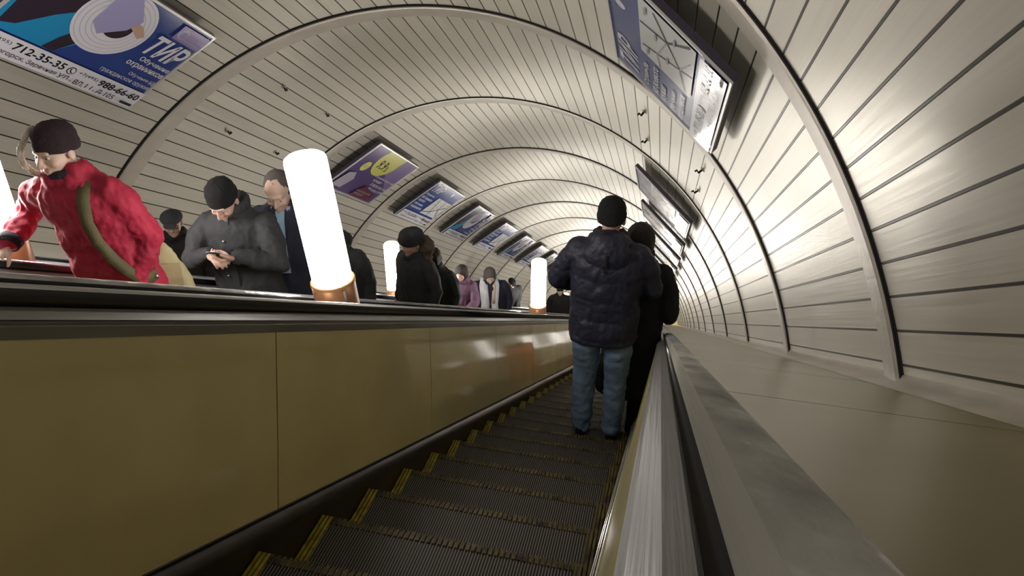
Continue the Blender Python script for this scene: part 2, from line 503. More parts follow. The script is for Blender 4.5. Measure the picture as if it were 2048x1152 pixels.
for k, z in enumerate(LZ, 1):
    lab = {2: 'glowing tube lamp cut by the left edge, behind the hand of the red jacket man',
           3: 'glowing tube lamp half hidden by the person with the fur hood'}.get(k, 'glowing tube lamp far down the farther deck, beyond the people on the middle escalator' if k > 3 else 'glowing tube lamp on the farther deck behind the camera')
    lamp(-3.51 if k == 2 else -3.43, z + (0.0 if k == 2 else -0.28 if k == 3 else -0.85), lab, glow='glow_bright')

# ------------------------------------------------------------------ advertising boards
_TXT = {}
def text_mesh(body, bold=0.0):
    key = (body, bold)
    if key not in _TXT:
        cu = bpy.data.curves.new('t', 'FONT')
        cu.body = body
        cu.offset = bold
        cu.resolution_u = 2
        cu.fill_mode = 'FRONT'
        o = bpy.data.objects.new('t', cu)
        COL.objects.link(o)
        dg = bpy.context.evaluated_depsgraph_get()
        me = bpy.data.meshes.new_from_object(o.evaluated_get(dg))
        bpy.data.objects.remove(o); bpy.data.curves.remove(cu)
        xs = [v.co.x for v in me.vertices]; ys = [v.co.y for v in me.vertices]
        x0, x1, y0, y1 = min(xs), max(xs), min(ys), max(ys)
        me.transform(Matrix.Diagonal((1 / (x1 - x0), 1 / (y1 - y0), 1, 1)) @ Matrix.Translation((-x0, -y0, 0)))
        me.materials.clear()
        _TXT[key] = me
    return _TXT[key]

BW, BH, BT = 1.72, 1.11, 0.05
def board_builders(root):
    """local frame: x along the reading direction, y up the wall, z out of the wall"""
    lay = [0]
    def nxt():
        lay[0] += 1
        return BT / 2 + 0.0012 * lay[0]
    def P(x, y): return ((x - 0.5) * BW, (y - 0.5) * BH)
    def txt(name, body, x0, y0, x1, y1, m, bold=0.0, skew=0.0):
        ws = body.split(' ')
        if len(ws) > 1:                     # one part for each word
            n_ = sum(len(w) for w in ws) + 0.6 * (len(ws) - 1); c_ = 0.0
            for w in ws:
                txt(name, w, x0 + (x1 - x0) * c_ / n_, y0, x0 + (x1 - x0) * (c_ + len(w)) / n_, y1, m, bold, skew)
                c_ += len(w) + 0.6
            return
        me = text_mesh(body, bold).copy()
        a, b = P(x0, y0), P(x1, y1)
        z = nxt()
        for v in me.vertices:
            u, w = v.co.x, v.co.y
            v.co = Vector((a[0] + (b[0] - a[0]) * u + skew * w, a[1] + (b[1] - a[1]) * w, z))
        link(name, me, M[m], root)
    def poly(name, pts, m):
        z = nxt()
        q = [Vector((*P(x, y), z)) for x, y in pts]
        link(name, pymesh(q, [tuple(range(len(q)))]), M[m], root)
    def rect(name, x0, y0, x1, y1, m):
        poly(name, [(x0, y0), (x1, y0), (x1, y1), (x0, y1)], m)
    def disc(name, cx, cy, r, m, ry=None, a0=0, a1=360):
        n = 40
        pts = []
        for k in range(n + (a1 - a0 < 360)):
            a = math.radians(a0 + (a1 - a0) * k / n)
            pts.append((cx + r * math.cos(a), cy + (ry or r * BW / BH) * math.sin(a)))
        poly(name, pts, m)
    def stroke(name, pts, w, m):
        z = nxt(); vs, fs = [], []
        q = [Vector((*P(x, y), z)) for x, y in pts]
        for i, p in enumerate(q):
            d = (q[min(i + 1, len(q) - 1)] - q[max(i - 1, 0)]).normalized()
            nrm = Vector((-d.y, d.x, 0)) * w / 2
            vs += [p + nrm, p - nrm]
        for i in range(len(q) - 1):
            fs.append((2 * i, 2 * i + 1, 2 * i + 3, 2 * i + 2))
        link(name, pymesh(vs, fs), M[m], root)
    return txt, poly, rect, disc, stroke

def board_base(root, face):
    link('backing_board', box_mesh(BW, BH, BT, bevel=0.004), M['frame_dark'], root)
    t = 0.022
    bm = bmesh.new()
    for (cx, cy, sx, sy) in ((0, BH / 2 - t / 2, BW, t), (0, -BH / 2 + t / 2, BW, t), (BW / 2 - t / 2, 0, t, BH - 2 * t), (-BW / 2 + t / 2, 0, t, BH - 2 * t)):
        r = bmesh.ops.create_cube(bm, size=1)
        for v in r['verts']:
            v.co = Vector((cx + v.co.x * sx, cy + v.co.y * sy, BT / 2 + 0.006 + v.co.z * 0.014))
    link('frame', mesh_of(bm), M['frame_pale'], root)
    me = pymesh([(-BW / 2 + t, -BH / 2 + t, BT / 2 + 0.0006), (BW / 2 - t, -BH / 2 + t, BT / 2 + 0.0006), (BW / 2 - t, BH / 2 - t, BT / 2 + 0.0006), (-BW / 2 + t, BH / 2 - t, BT / 2 + 0.0006)], [(0, 1, 2, 3)])
    link('printed_face', me, M[face], root)

def phone_strip(txt, rect, disc, stroke):
    rect('phone_strip', 0.014, 0.02, 0.986, 0.215, 'print_white')
    txt('phone_number', '+7(495)', 0.04, 0.135, 0.17, 0.175, 'print_dark')
    txt('phone_number', '712-35-35', 0.185, 0.115, 0.47, 0.185, 'print_black', 0.02)
    disc('phone_symbol', 0.51, 0.145, 0.024, 'print_dark')
    disc('phone_symbol', 0.51, 0.145, 0.019, 'print_white')
    stroke('phone_symbol', [(0.502, 0.165), (0.503, 0.145), (0.510, 0.132), (0.519, 0.128)], 0.012, 'print_dark')
    txt('phone_number', '+7(495)', 0.55, 0.135, 0.67, 0.175, 'print_dark')
    txt('phone_number', '988-66-60', 0.685, 0.115, 0.965, 0.185, 'print_black', 0.02)
    txt('address_line', 'Новогорск, Заречная ул., вл. 11, д. 105', 0.07, 0.045, 0.83, 0.095, 'print_dark')
    rect('address_bar', 0.88, 0.05, 0.965, 0.075, 'print_black')

def fill_target(root):
    txt, poly, rect, disc, stroke = board_builders(root)
    poly('picture_patch', [(0.014, 0.215), (0.36, 0.215), (0.52, 0.55), (0.50, 0.98), (0.014, 0.98)], 'print_cyan')
    poly('picture_arm', [(0.03, 0.60), (0.16, 0.98), (0.46, 0.98), (0.42, 0.80), (0.22, 0.50), (0.12, 0.30), (0.05, 0.26)], 'print_dark')
    poly('picture_arm', [(0.30, 0.22), (0.36, 0.215), (0.47, 0.50), (0.40, 0.55), (0.33, 0.36)], 'print_dark')
    disc('target_disc', 0.48, 0.66, 0.205, 'print_white')
    for r in (0.190, 0.165, 0.140, 0.115):
        disc('target_ring', 0.48, 0.66, r, 'print_ring')
        disc('target_ring', 0.48, 0.66, r - 0.004, 'print_white')
    disc('target_bull', 0.50, 0.66, 0.078, 'print_dark')
    poly('picture_sleeve', [(0.37, 0.60), (0.44, 0.52), (0.545, 0.66), (0.575, 0.79), (0.47, 0.95), (0.36, 0.86)], 'print_lilac')
    poly('picture_hand', [(0.55, 0.70), (0.63, 0.64), (0.655, 0.68), (0.60, 0.755), (0.565, 0.76)], 'print_skin')
    rect('logo_patch', 0.775, 0.80, 0.985, 0.955, 'print_violet')
    disc('logo_mark', 0.815, 0.875, 0.034, 'print_lilac')
    disc('logo_mark', 0.822, 0.868, 0.022, 'print_violet')
    txt('logo_text', 'Спутник', 0.858, 0.855, 0.975, 0.895, 'print_lilac')
    stroke('logo_line', [(0.84, 0.835), (0.975, 0.835)], 0.006, 'print_lilac')
    txt('headline', 'ТИР', 0.690, 0.560, 0.945, 0.775, 'print_white', 0.028, 0.05)
    txt('slogan', 'Обучение', 0.745, 0.475, 0.965, 0.535, 'print_white', 0.02)
    txt('slogan', 'охранников', 0.700, 0.395, 0.965, 0.455, 'print_white', 0.02)
    txt('subline', 'Обучение на', 0.775, 0.315, 0.965, 0.360, 'print_white')
    txt('subline', 'гражданское оружие', 0.620, 0.245, 0.965, 0.290, 'print_white')
    phone_strip(txt, rect, disc, stroke)

def fill_map(root):
    txt, poly, rect, disc, stroke = board_builders(root)
    disc('logo_mark', 0.70, 0.88, 0.030, 'print_white')
    txt('logo_text', 'Спутник', 0.745, 0.85, 0.93, 0.905, 'print_white')
    txt('headline', 'ТИР', 0.05, 0.75, 0.36, 0.945, 'print_white', 0.028, 0.04)
    for k, s in enumerate(('Стрельба', 'из боевого', 'оружия', 'Обучение', 'охранников')):
        y = 0.635 - 0.088 * k
        txt('slogan', s, 0.06, y, 0.06 + 0.034 * len(s), y + 0.06, 'print_white', 0.03)
    rect('map_panel', 0.46, 0.255, 0.965, 0.70, 'print_map')
    for pts, w, m in (([(0.48, 0.30), (0.66, 0.36), (0.94, 0.58)], 0.022, 'print_black'), ([(0.55, 0.68), (0.66, 0.36), (0.70, 0.26)], 0.018, 'print_black'),
                      ([(0.76, 0.69), (0.80, 0.47), (0.95, 0.30)], 0.020, 'print_black'), ([(0.47, 0.52), (0.59, 0.55), (0.80, 0.47)], 0.010, 'print_grey'), ([(0.66, 0.36), (0.80, 0.29)], 0.010, 'print_grey')):
        stroke('map_road', pts, w, m)
    for x, y in ((0.60, 0.45), (0.72, 0.55), (0.84, 0.40), (0.50, 0.62), (0.87, 0.63)):
        rect('map_label', x, y, x + 0.06, y + 0.018, 'print_grey')
    phone_strip(txt, rect, disc, stroke)

def fill_rate(root):
    txt, poly, rect, disc, stroke = board_builders(root)
    poly('violet_panel', [(0.52, 0.98), (0.986, 0.98), (0.986, 0.30), (0.62, 0.62)], 'print_violet')
    pts = [(0.30, 0.98)] + [(0.47 + 0.21 * math.cos(math.radians(a)), 0.80 + 0.30 * math.sin(math.radians(a))) for a in range(165, 375, 10)] + [(0.70, 0.98)]
    poly('yellow_bubble', pts, 'print_yellow')
    txt('rate', '9.9', 0.345, 0.63, 0.50, 0.81, 'print_black', 0.02)
    txt('rate', '%', 0.515, 0.63, 0.57, 0.74, 'print_black')
    disc('yellow_badge', 0.20, 0.58, 0.062, 'print_yellow')
    txt('badge_text', '1 год', 0.165, 0.55, 0.235, 0.61, 'print_grey')
    for k, s in enumerate(('Потребительский', 'кредит', 'до 1 500 000 руб.', 'на любые цели')):
        y = 0.485 - 0.078 * k
        txt('offer_line', s, 0.52 + 0.04 * k, y, min(0.97, 0.56 + 0.027 * len(s) + 0.04 * k), y + 0.055, 'print_white', 0.01)
    poly('maroon_patch', [(0.46, 0.05), (0.88, 0.05), (0.86, 0.20), (0.56, 0.30)], 'print_maroon')
    txt('bank_line', 'МОСКОВСКИЙ', 0.50, 0.155, 0.80, 0.205, 'print_grey', 0.01)
    txt('bank_line', 'КРЕДИТ', 0.50, 0.085, 0.70, 0.135, 'print_grey', 0.01)
    txt('small_line', 'лиц. 1978', 0.72, 0.245, 0.88, 0.285, 'print_lilac')
    poly('family_picture', [(0.02, 0.10), (0.06, 0.40), (0.16, 0.44), (0.24, 0.32), (0.20, 0.10)], 'print_grey')

def board_frame(side, z):
    """matrix: origin at the board centre"""
    a = math.radians(130.2 if side < 0 else 48.6)
    r = 3.575 * math.cos(math.radians(8.9)) + 0.01
    c = S(CX + r * math.cos(a), CY + r * math.sin(a), z)
    nrm = -(EX * math.cos(a) + EN * math.sin(a))
    tang = EX * (-math.sin(a)) + EN * math.cos(a)
    up = -tang if side < 0 else tang
    if up.dot(EN) < 0: up = -up
    x = EF if side < 0 else -EF
    return Matrix(((x.x, up.x, nrm.x), (x.y, up.y, nrm.y), (x.z, up.z, nrm.z))), c

def copy_tree(o, parent=None):
    c = o.copy(); COL.objects.link(c)
    if parent is not None:
        c.parent = parent
    for ch in o.children:
        copy_tree(ch, c)
    return c

PROTO = {}
def board(kind, side, z, label, group):
    rot, c = board_frame(side, z)
    if kind not in PROTO:
        root = empty('advertising_board', c, rot)
        board_base(root, {'target': 'print_blue', 'map': 'print_blue', 'rate': 'print_purple'}[kind])
        {'target': fill_target, 'map': fill_map, 'rate': fill_rate}[kind](root)
        PROTO[kind] = root
    else:
        root = copy_tree(PROTO[kind])
        mw = rot.to_4x4(); mw.translation = c
        root.matrix_world = mw
    tag(root, label, 'advertisement', group)
    return root
def bz(i): return RING0 + RSP * i + 1.33
ORD = ['first', 'second', 'third', 'fourth', 'fifth', 'sixth', 'seventh', 'eighth', 'ninth', 'tenth', 'eleventh', 'twelfth', 'thirteenth']
board('target', -1, bz(0) + 0.14, 'large blue shooting range board with white target at the top left corner', 'boards along the left wall')
board('rate', -1, bz(2), 'purple board with yellow bubble reading 9.9% above the big tube lamp', 'boards along the left wall')
lseq = ['map', 'target', 'map', 'target', 'map', 'target', 'map', 'target', 'map', 'target', 'map', 'target']
for k, kd in enumerate(lseq):
    what = 'blue board with phone strip and map' if kd == 'map' else 'blue board with white target disc'
    board(kd, -1, bz(3 + k), '%s, %s beyond the purple board on the left wall' % (what, ORD[k]), 'boards along the left wall')
board('map', 1, bz(0), 'large blue board with road map on the right wall, nearest the camera', 'boards along the right wall')
for k in range(12):
    kd = 'target' if k % 2 else 'map'
    board(kd, 1, bz(2 + k), 'glare-washed board on the right wall, %s beyond the large map board' % ORD[k], 'boards along the right wall')

# small hanging hooks left in the bay without boards
def hook(a, z, label):
    p = arc(a, 3.695, z)
    aa = math.radians(a)
    nrm = -(EX * math.cos(aa) + EN * math.sin(aa))
    rot = nrm.to_track_quat('Z', 'Y').to_matrix()
    root = empty('wall_hook', p, rot)
    tag(root, label, 'hook', 'empty board hooks')
    link('plate', box_mesh(0.045, 0.045, 0.008, (0, 0, 0.004), 0.002), M['rib'], root)
    bm = bmesh.new()
    for (sx, sy, sz, c) in ((0.016, 0.016, 0.05, (0, 0, 0.03)), (0.016, 0.045, 0.012, (0, 0.018, 0.052)), (0.016, 0.012, 0.026, (0, 0.036, 0.064))):
        r = bmesh.ops.create_cube(bm, size=1)
        for v in r['verts']:
            v.co = Vector((c[0] + v.co.x * sx, c[1] + v.co.y * sy, c[2] + v.co.z * sz))
    link('prong', mesh_of(bm), M['black'], root)
hook(123.6, 7.61, 'dark hook high on the left vault, the nearer of the upper two')
hook(123.6, 8.69, 'dark hook high on the left vault, the farther of the upper two')
hook(137.0, 7.62, 'dark hook low on the left vault above the man with the phone')
hook(137.0, 8.70, 'dark hook low on the left vault behind the big tube lamp')
hook(55.6, 7.59, 'dark hook high on the right vault, the nearer of the upper two')
hook(55.4, 8.74, 'dark hook high on the right vault, the farther of the upper two')
hook(42.2, 7.54, 'dark hook lower on the right wall, the nearer of the lower two')
hook(41.9, 8.64, 'dark hook lower on the right wall, the farther of the lower two')

# ------------------------------------------------------------------ people
def ico(bm, c, r, sub=2, rot=None):
    res = bmesh.ops.create_icosphere(bm, subdivisions=sub, radius=1)
    rr = Vector((r, r, r)) if isinstance(r, (int, float)) else Vector(r)
    for v in res['verts']:
        p = Vector((v.co.x * rr.x, v.co.y * rr.y, v.co.z * rr.z))
        v.co = (rot @ p if rot is not None else p) + Vector(c)

def tube(bm, a, b, ra, rb, seg=14):
    a, b = Vector(a), Vector(b)
    d = b - a
    if d.length < 1e-6: return
    q = d.normalized().to_track_quat('Z', 'Y').to_matrix()
    ring_ = []
    for c, r in ((a, ra), (b, rb)):
        ring_.append([bm.verts.new(c + q @ Vector((r * math.cos(2 * PI * k / seg), r * math.sin(2 * PI * k / seg), 0))) for k in range(seg)])
    for k in range(seg):
        bm.faces.new((ring_[0][k], ring_[0][(k + 1) % seg], ring_[1][(k + 1) % seg], ring_[1][k]))
    bm.faces.new(ring_[0][::-1]); bm.faces.new(ring_[1])

def chain(bm, pts, rs, seg=14, sub=2):
    for i in range(len(pts)):
        ico(bm, pts[i], rs[i], sub)
        if i: tube(bm, pts[i - 1], pts[i], rs[i - 1], rs[i], seg)

def loft(bm, secs, seg=28, power=2.3):
    """secs: (centre, rx, ry) horizontal super-elliptic sections, bottom to top"""
    rings = []
    for c, rx, ry in secs:
        c = Vector(c); rg = []
        for k in range(seg):
            t = 2 * PI * k / seg
            ct, st = math.cos(t), math.sin(t)
            e = 2 / power
            rg.append(bm.verts.new(c + Vector((rx * math.copysign(abs(ct) ** e, ct), ry * math.copysign(abs(st) ** e, st), 0))))
        rings.append(rg)
    for a, b in zip(rings[:-1], rings[1:]):
        for k in range(seg):
            bm.faces.new((a[k], a[(k + 1) % seg], b[(k + 1) % seg], b[k]))
    bm.faces.new(rings[0][::-1]); bm.faces.new(rings[-1])

def fuse(bm, voxel, smooth=6, factor=0.5):
    me = mesh_of(bm)
    o = bpy.data.objects.new('tmp', me); COL.objects.link(o)
    r = o.modifiers.new('r', 'REMESH'); r.mode = 'VOXEL'; r.voxel_size = voxel; r.use_smooth_shade = True
    if smooth:
        s = o.modifiers.new('s', 'SMOOTH'); s.factor = factor; s.iterations = smooth
    dg = bpy.context.evaluated_depsgraph_get()
    out = bpy.data.meshes.new_from_object(o.evaluated_get(dg))
    bpy.data.objects.remove(o); bpy.data.meshes.remove(me)
    out.materials.clear()
    return out

def wrinkle(me, fn):
    """push vertices along their normals by fn(co, normal)"""
    cos = [v.co.copy() for v in me.vertices]; ns = [v.normal.copy() for v in me.vertices]
    for v, c, n in zip(me.vertices, cos, ns):
        v.co = c + n * fn(c, n)
    me.update()

def folds(amp, freq=9.0, zs=0.45, seed=0.0):
    def f(c, n):
        p = Vector((c.x * freq + seed, c.y * freq, c.z * freq * zs))
        return amp * (noise.noise(p) + 0.5 * noise.noise(p * 2.3) + 0.3 * noise.noise(p * 4.7))
    return f
def puff(amp, period, namp=0.006, seed=0.0, axis=None):
    g = folds(namp, 10, 0.8, seed)
    def f(c, n):
        z = c.z + 0.012 * noise.noise(Vector((c.x * 6, c.y * 6, seed)))
        return amp * (abs(math.sin(PI * z / period)) ** 0.55 - 0.75) + g(c, n)
    return f

def ik(s, t, l1, l2, hint):
    s, t = Vector(s), Vector(t)
    d = t - s
    L = min(d.length, (l1 + l2) * 0.995)
    u = d.normalized()
    t = s + u * L
    a = (l1 * l1 - l2 * l2 + L * L) / (2 * L)
    h = math.sqrt(max(l1 * l1 - a * a, 0))
    hint = Vector(hint); w = hint - u * hint.dot(u)
    if w.length < 1e-5: w = Vector((0, 0, -1))
    return s + u * a + w.normalized() * h, t

SKIN = {'fair': mat('skin_fair', (0.62, 0.40, 0.31), 0.5, var=0.06, vscale=14), 'pale': mat('skin_pale', (0.68, 0.47, 0.38), 0.5, var=0.06, vscale=14)}
EYEW = mat('eye_white', (0.50, 0.47, 0.44), 0.35)
EYED = mat('eye_dark', (0.03, 0.02, 0.015), 0.15)
def cloth(name, col, rough=0.8, var=0.18, bump=0.35, bscale=160, **k):
    return mat(name, col, rough, var=var, vscale=7, bump=bump, bscale=bscale, **k)

def hand(bm, wrist, d, palm, side, curl=0.35, s=1.0, spread=0.09):
    """d: wrist to knuckles; palm: palm normal; side: towards the thumb"""
    d = Vector(d).normalized(); palm = Vector(palm); palm = (palm - d * palm.dot(d)).normalized(); side = d.cross(palm)
    side = side if side.dot(Vector(palm).cross(d)) < 0 else side
    return d, palm, side

def build_hand(bm, wrist, d, palm, thumb, curl=0.35, s=1.0, curls=None):
    d = Vector(d).normalized()
    palm = Vector(palm); palm = (palm - d * palm.dot(d)).normalized()
    thumb = Vector(thumb); th = (thumb - d * thumb.dot(d) - palm * thumb.dot(palm)).normalized()
    w = Vector(wrist)
    for k in range(4):
        off = (1.5 - k) * 0.0195 * s
        kn = w + d * (0.092 - 0.004 * abs(k - 1)) * s + th * off
        chain(bm, [w + th * off * 0.55 + d * 0.012 * s, w + d * 0.05 * s + th * off * 0.9, kn], [0.0155 * s, 0.0145 * s, 0.0115 * s], 10, 1)
        Ls = [(0.040, 0.025, 0.020), (0.044, 0.028, 0.021), (0.041, 0.026, 0.020), (0.032, 0.020, 0.017)][k]
        c = (curls[k] if curls else curl)
        ang = 0.25 * c; p = kn
        pts, rs = [kn], [0.0110 * s]
        for j, l in enumerate(Ls):
            ang += c * (0.75, 1.0, 0.7)[j]
            dirv = d * math.cos(ang) + palm * math.sin(ang) + th * (1.5 - k) * 0.05
            p = p + dirv.normalized() * l * s
            pts.append(p); rs.append((0.0100, 0.0092, 0.0078)[j] * s)
        chain(bm, pts, rs, 10, 1)
    b = w + d * 0.022 * s + th * 0.022 * s
    p1 = b + (d * 0.55 + th * 0.75 + palm * 0.25).normalized() * 0.040 * s
    p2 = p1 + (d * 0.85 + th * 0.30 + palm * (0.3 + 0.3 * curl)).normalized() * 0.032 * s
    p3 = p2 + (d * 0.95 + th * 0.02 + palm * (0.3 + 0.4 * curl)).normalized() * 0.024 * s
    chain(bm, [b, p1, p2, p3], [0.0175 * s, 0.0135 * s, 0.0115 * s, 0.0090 * s], 10, 1)

def head_shape(bm, hc, Rm, s):
    def E(c, r): ico(bm, Vector(hc) + Rm @ (Vector(c) * s), Vector(r) * s, 3, Rm)
    E((0, -0.012, 0.034), (0.076, 0.095, 0.082))
    E((0, 0.026, -0.028), (0.064, 0.066, 0.080))
    E((0, 0.040, -0.078), (0.047, 0.046, 0.034))
    E((0, 0.074, -0.099), (0.022, 0.020, 0.017))
    E((0, 0.078, 0.026), (0.050, 0.018, 0.013))
    for sx in (-1, 1):
        E((sx * 0.040, 0.066, -0.026), (0.024, 0.022, 0.022))
        E((sx * 0.078, -0.008, -0.012), (0.010, 0.020, 0.032))
        E((sx * 0.012, 0.103, -0.034), (0.010, 0.010, 0.008))
    E((0, 0.086, -0.064), (0.025, 0.012, 0.0065))
    E((0, 0.084, -0.076), (0.021, 0.011, 0.0065))
    chain(bm, [Vector(hc) + Rm @ (Vector(p) * s) for p in ((0, 0.086, 0.014), (0, 0.104, -0.012), (0, 0.114, -0.030))], [0.0095 * s, 0.0110 * s, 0.0120 * s], 10, 2)

def revolve(profile, hc, Rm, s, sx=1.0, sy=1.0, seg=40, cy=0.0):
    vs, fs = [], []
    n = len(profile)
    for k in range(seg):
        a = 2 * PI * k / seg
        for r, z in profile:
            vs.append(Vector(hc) + Rm @ (Vector((r * sx * math.cos(a), r * sy * math.sin(a) + cy, z)) * s))
    for k in range(seg):
        k2 = (k + 1) % seg
        for i in range(n - 1):
            fs.append((k * n + i, k2 * n + i, k2 * n + i + 1, k * n + i + 1))
    fs.append(tuple(k * n for k in range(seg))[::-1]); fs.append(tuple(k * n + n - 1 for k in range(seg)))
    return pymesh(vs, fs)

def person(label, x, y, H, heading, skin='fair', fine=0.010, girth=1.0, lean=(0, 0), head=(0, 0, 0), arms=None, elbow=None, stance=0.11,
           coat=None, hem=0.80, coat_mat=None, trousers=None, shoe=None, hat=None, hat_mat=None, hair_mat=None, extras=None, hands=None,
           coat_fn=None, coat_flare=1.0, collar=True, hood=None, group=None, feet_z=None, palm=None, gloves=None, curl=None):
    s = H / 1.75
    fz = tread_z(y) if feet_z is None else feet_z
    root = empty('person', (x, y, fz + 0.001), heading)
    tag(root, label, 'person', group)
    V = Vector
    lf = V((lean[0], lean[1], 0))          # shoulder offset (x right, y forward)
    pel = V((0, 0, 0.93)) * s
    wai = V((0, 0, 1.06)) * s + lf * 0.25
    che = V((0, 0, 1.27)) * s + lf * 0.70
    sho = V((0, 0, 1.43)) * s + lf
    nec = V((0, 0.01, 1.50)) * s + lf * 1.12
    Rm = Euler((head[1], head[2], head[0]), 'ZXY' if False else 'XYZ').to_matrix()
    Rm = Matrix.Rotation(head[0], 3, 'Z') @ Matrix.Rotation(head[1], 3, 'X') @ Matrix.Rotation(head[2], 3, 'Y')
    hc = nec + Rm @ (V((0, 0.022, 0.118)) * s)
    sw = 0.185 * girth * s
    SH = {'R': sho + V((sw, 0, 0)), 'L': sho + V((-sw, 0, 0))}
    arms = arms or {}; elbow = elbow or {}
    EL, WR = {}, {}
    for k, sg in (('R', 1), ('L', -1)):
        t = arms.get(k)
        t = SH[k] + V((sg * 0.07, 0.05, -0.53)) * s if t is None else V(t)
        hint = elbow.get(k, (sg * 0.5, -1, -0.2))
        EL[k], WR[k] = ik(SH[k], t, 0.29 * s, 0.26 * s, hint)
    hips = {'R': V((0.095 * girth, 0, 0.90)) * s, 'L': V((-0.095 * girth, 0, 0.90)) * s}
    ank = {'R': V((stance, -0.02, 0.09)) , 'L': V((-stance, 0.0, 0.09))}
    kne = {k: (hips[k] + ank[k]) / 2 + V((0, 0.025, 0.02)) * s for k in 'RL'}
    # ---- body: one continuous surface
    bm = bmesh.new()
    head_shape(bm, hc, Rm, s)
    chain(bm, [sho - V((0, 0, 0.02)), nec, nec + (hc - nec) * 0.55], [0.062 * s, 0.055 * s, 0.054 * s])
    ico(bm, pel, V((0.150 * girth, 0.105, 0.12)) * s)
    ico(bm, wai, V((0.130 * girth, 0.095, 0.14)) * s)
    ico(bm, che, V((0.155 * girth, 0.105, 0.17)) * s)
    tube(bm, SH['L'] - V((0, 0, 0.03)), SH['R'] - V((0, 0, 0.03)), 0.045 * s, 0.045 * s)
    for k, sg in (('R', 1), ('L', -1)):
        chain(bm, [SH[k] - V((0, 0, 0.03)), EL[k], WR[k]], [0.045 * s, 0.038 * s, 0.027 * s])
        chain(bm, [hips[k], kne[k], ank[k]], [0.080 * s, 0.054 * s, 0.038 * s])
        chain(bm, [ank[k] + V((0, -0.03, -0.045)), ank[k] + V((0, 0.13, -0.06))], [0.032, 0.024])
        hd = (hands or {}).get(k)
        d = (WR[k] - EL[k]).normalized() if hd is None else V(hd)
        pm = (palm or {}).get(k, (-sg, 0.15, 0))
        thv = V((0, 1, 0.25)) if abs(V(pm).x) > 0.5 else V((-sg, 0.2, 0.1))
        if (palm or {}).get(k + 't') is not None: thv = V(palm[k + 't'])
        build_hand(bm, WR[k] + d * 0.008, d, pm, thv, (curl or {}).get(k, 0.4), s)
    body = fuse(bm, fine, 4, 0.45)
    link('body', body, SKIN[skin], root, True)
    for sg in (-1, 1):
        bm = bmesh.new(); ico(bm, hc + Rm @ (V((sg * 0.031, 0.0775, 0.004)) * s), 0.0108 * s, 2)
        e = link('eye', mesh_of(bm), EYEW, root, True)
        bm = bmesh.new(); ico(bm, hc + Rm @ (V((sg * 0.031, 0.0845, 0.003)) * s), 0.0056 * s, 2)
        link('iris', mesh_of(bm), EYED, e, True)
    # ---- trousers
    bm = bmesh.new()
    ico(bm, pel, V((0.178 * girth, 0.132, 0.14)) * s)
    for k in 'RL':
        chain(bm, [hips[k] + V((0, -0.012, 0)), (hips[k] + kne[k]) / 2, kne[k], (kne[k] + ank[k]) / 2, ank[k] + V((0, -0.004, -0.025))], [0.108 * s, 0.097 * s, 0.080 * s, 0.076 * s, 0.070 * s])
    me = fuse(bm, max(0.011, fine), 6); wrinkle(me, folds(0.012, 11, 1.4, x))
    link('trousers', me, trousers, root, True)
    # ---- shoes
    for k in 'RL':
        bm = bmesh.new()
        a = ank[k]
        loft(bm, [((a.x, a.y + 0.055, 0.0), 0.047, 0.140), ((a.x, a.y + 0.055, 0.028), 0.049, 0.142), ((a.x, a.y + 0.045, 0.055), 0.044, 0.122), ((a.x, a.y + 0.005, 0.09), 0.040, 0.066), ((a.x, a.y - 0.008, 0.125), 0.040, 0.050)], 24)
        link('shoe', mesh_of(bm), shoe, root, True)
    # ---- coat
    bm = bmesh.new()
    fl = coat_flare; h0 = hem * s
    g = girth
    def mid(z):                             # spine offset at height z
        zz = z / s
        if zz < 0.93: return V((0, 0, z))
        t = (zz - 0.93) / 0.50
        return V((lf.x * t ** 1.2, lf.y * t ** 1.2, z))
    secs = []
    for z, rx, ry in ((hem, 0.200 * fl, 0.150 * fl), (hem + 0.02, 0.208 * fl, 0.156 * fl), ((hem + 1.02) / 2, 0.203, 0.153), (1.04, 0.198, 0.148), (1.16, 0.200, 0.150), (1.30, 0.208, 0.150), (1.40, 0.195, 0.132), (1.455, 0.150, 0.105), (1.495, 0.098, 0.088), (1.53, 0.085, 0.082)):
        secs.append((mid(z * s), rx * g * s, ry * g * s))
    loft(bm, secs, 32, 2.4)
    thick = 1.0
    cuff = {}
    for k, sg in (('R', 1), ('L', -1)):
        dd = (WR[k] - EL[k]).normalized()
        wend = WR[k] - dd * 0.012 * s
        cuff[k] = (wend, dd)
        chain(bm, [SH[k] + V((-sg * 0.025, 0, -0.035)) * s, (SH[k] + EL[k]) / 2, EL[k], (EL[k] + wend) / 2, wend], [0.078 * g * s, 0.072 * g * s, 0.064 * g * s, 0.058 * s, 0.048 * s])
    if hood:
        for c, r in hood:
            ico(bm, nec + V(c) * s, V(r) * s, 3)
    if collar:
        bmc = bm
        for q in range(14):
            a = 2 * PI * q / 14
            c = nec + V((0.078 * math.cos(a), 0.012 + 0.080 * math.sin(a), 0.018 - 0.030 * (math.sin(a) > 0.5))) * s
            ico(bmc, c, V((0.034, 0.034, 0.040)) * s, 1)
    me = fuse(bm, max(0.009, fine), 4)
    wrinkle(me, coat_fn or folds(0.013, 8.5, 0.6, y))
    link('coat', me, coat_mat, root, True)
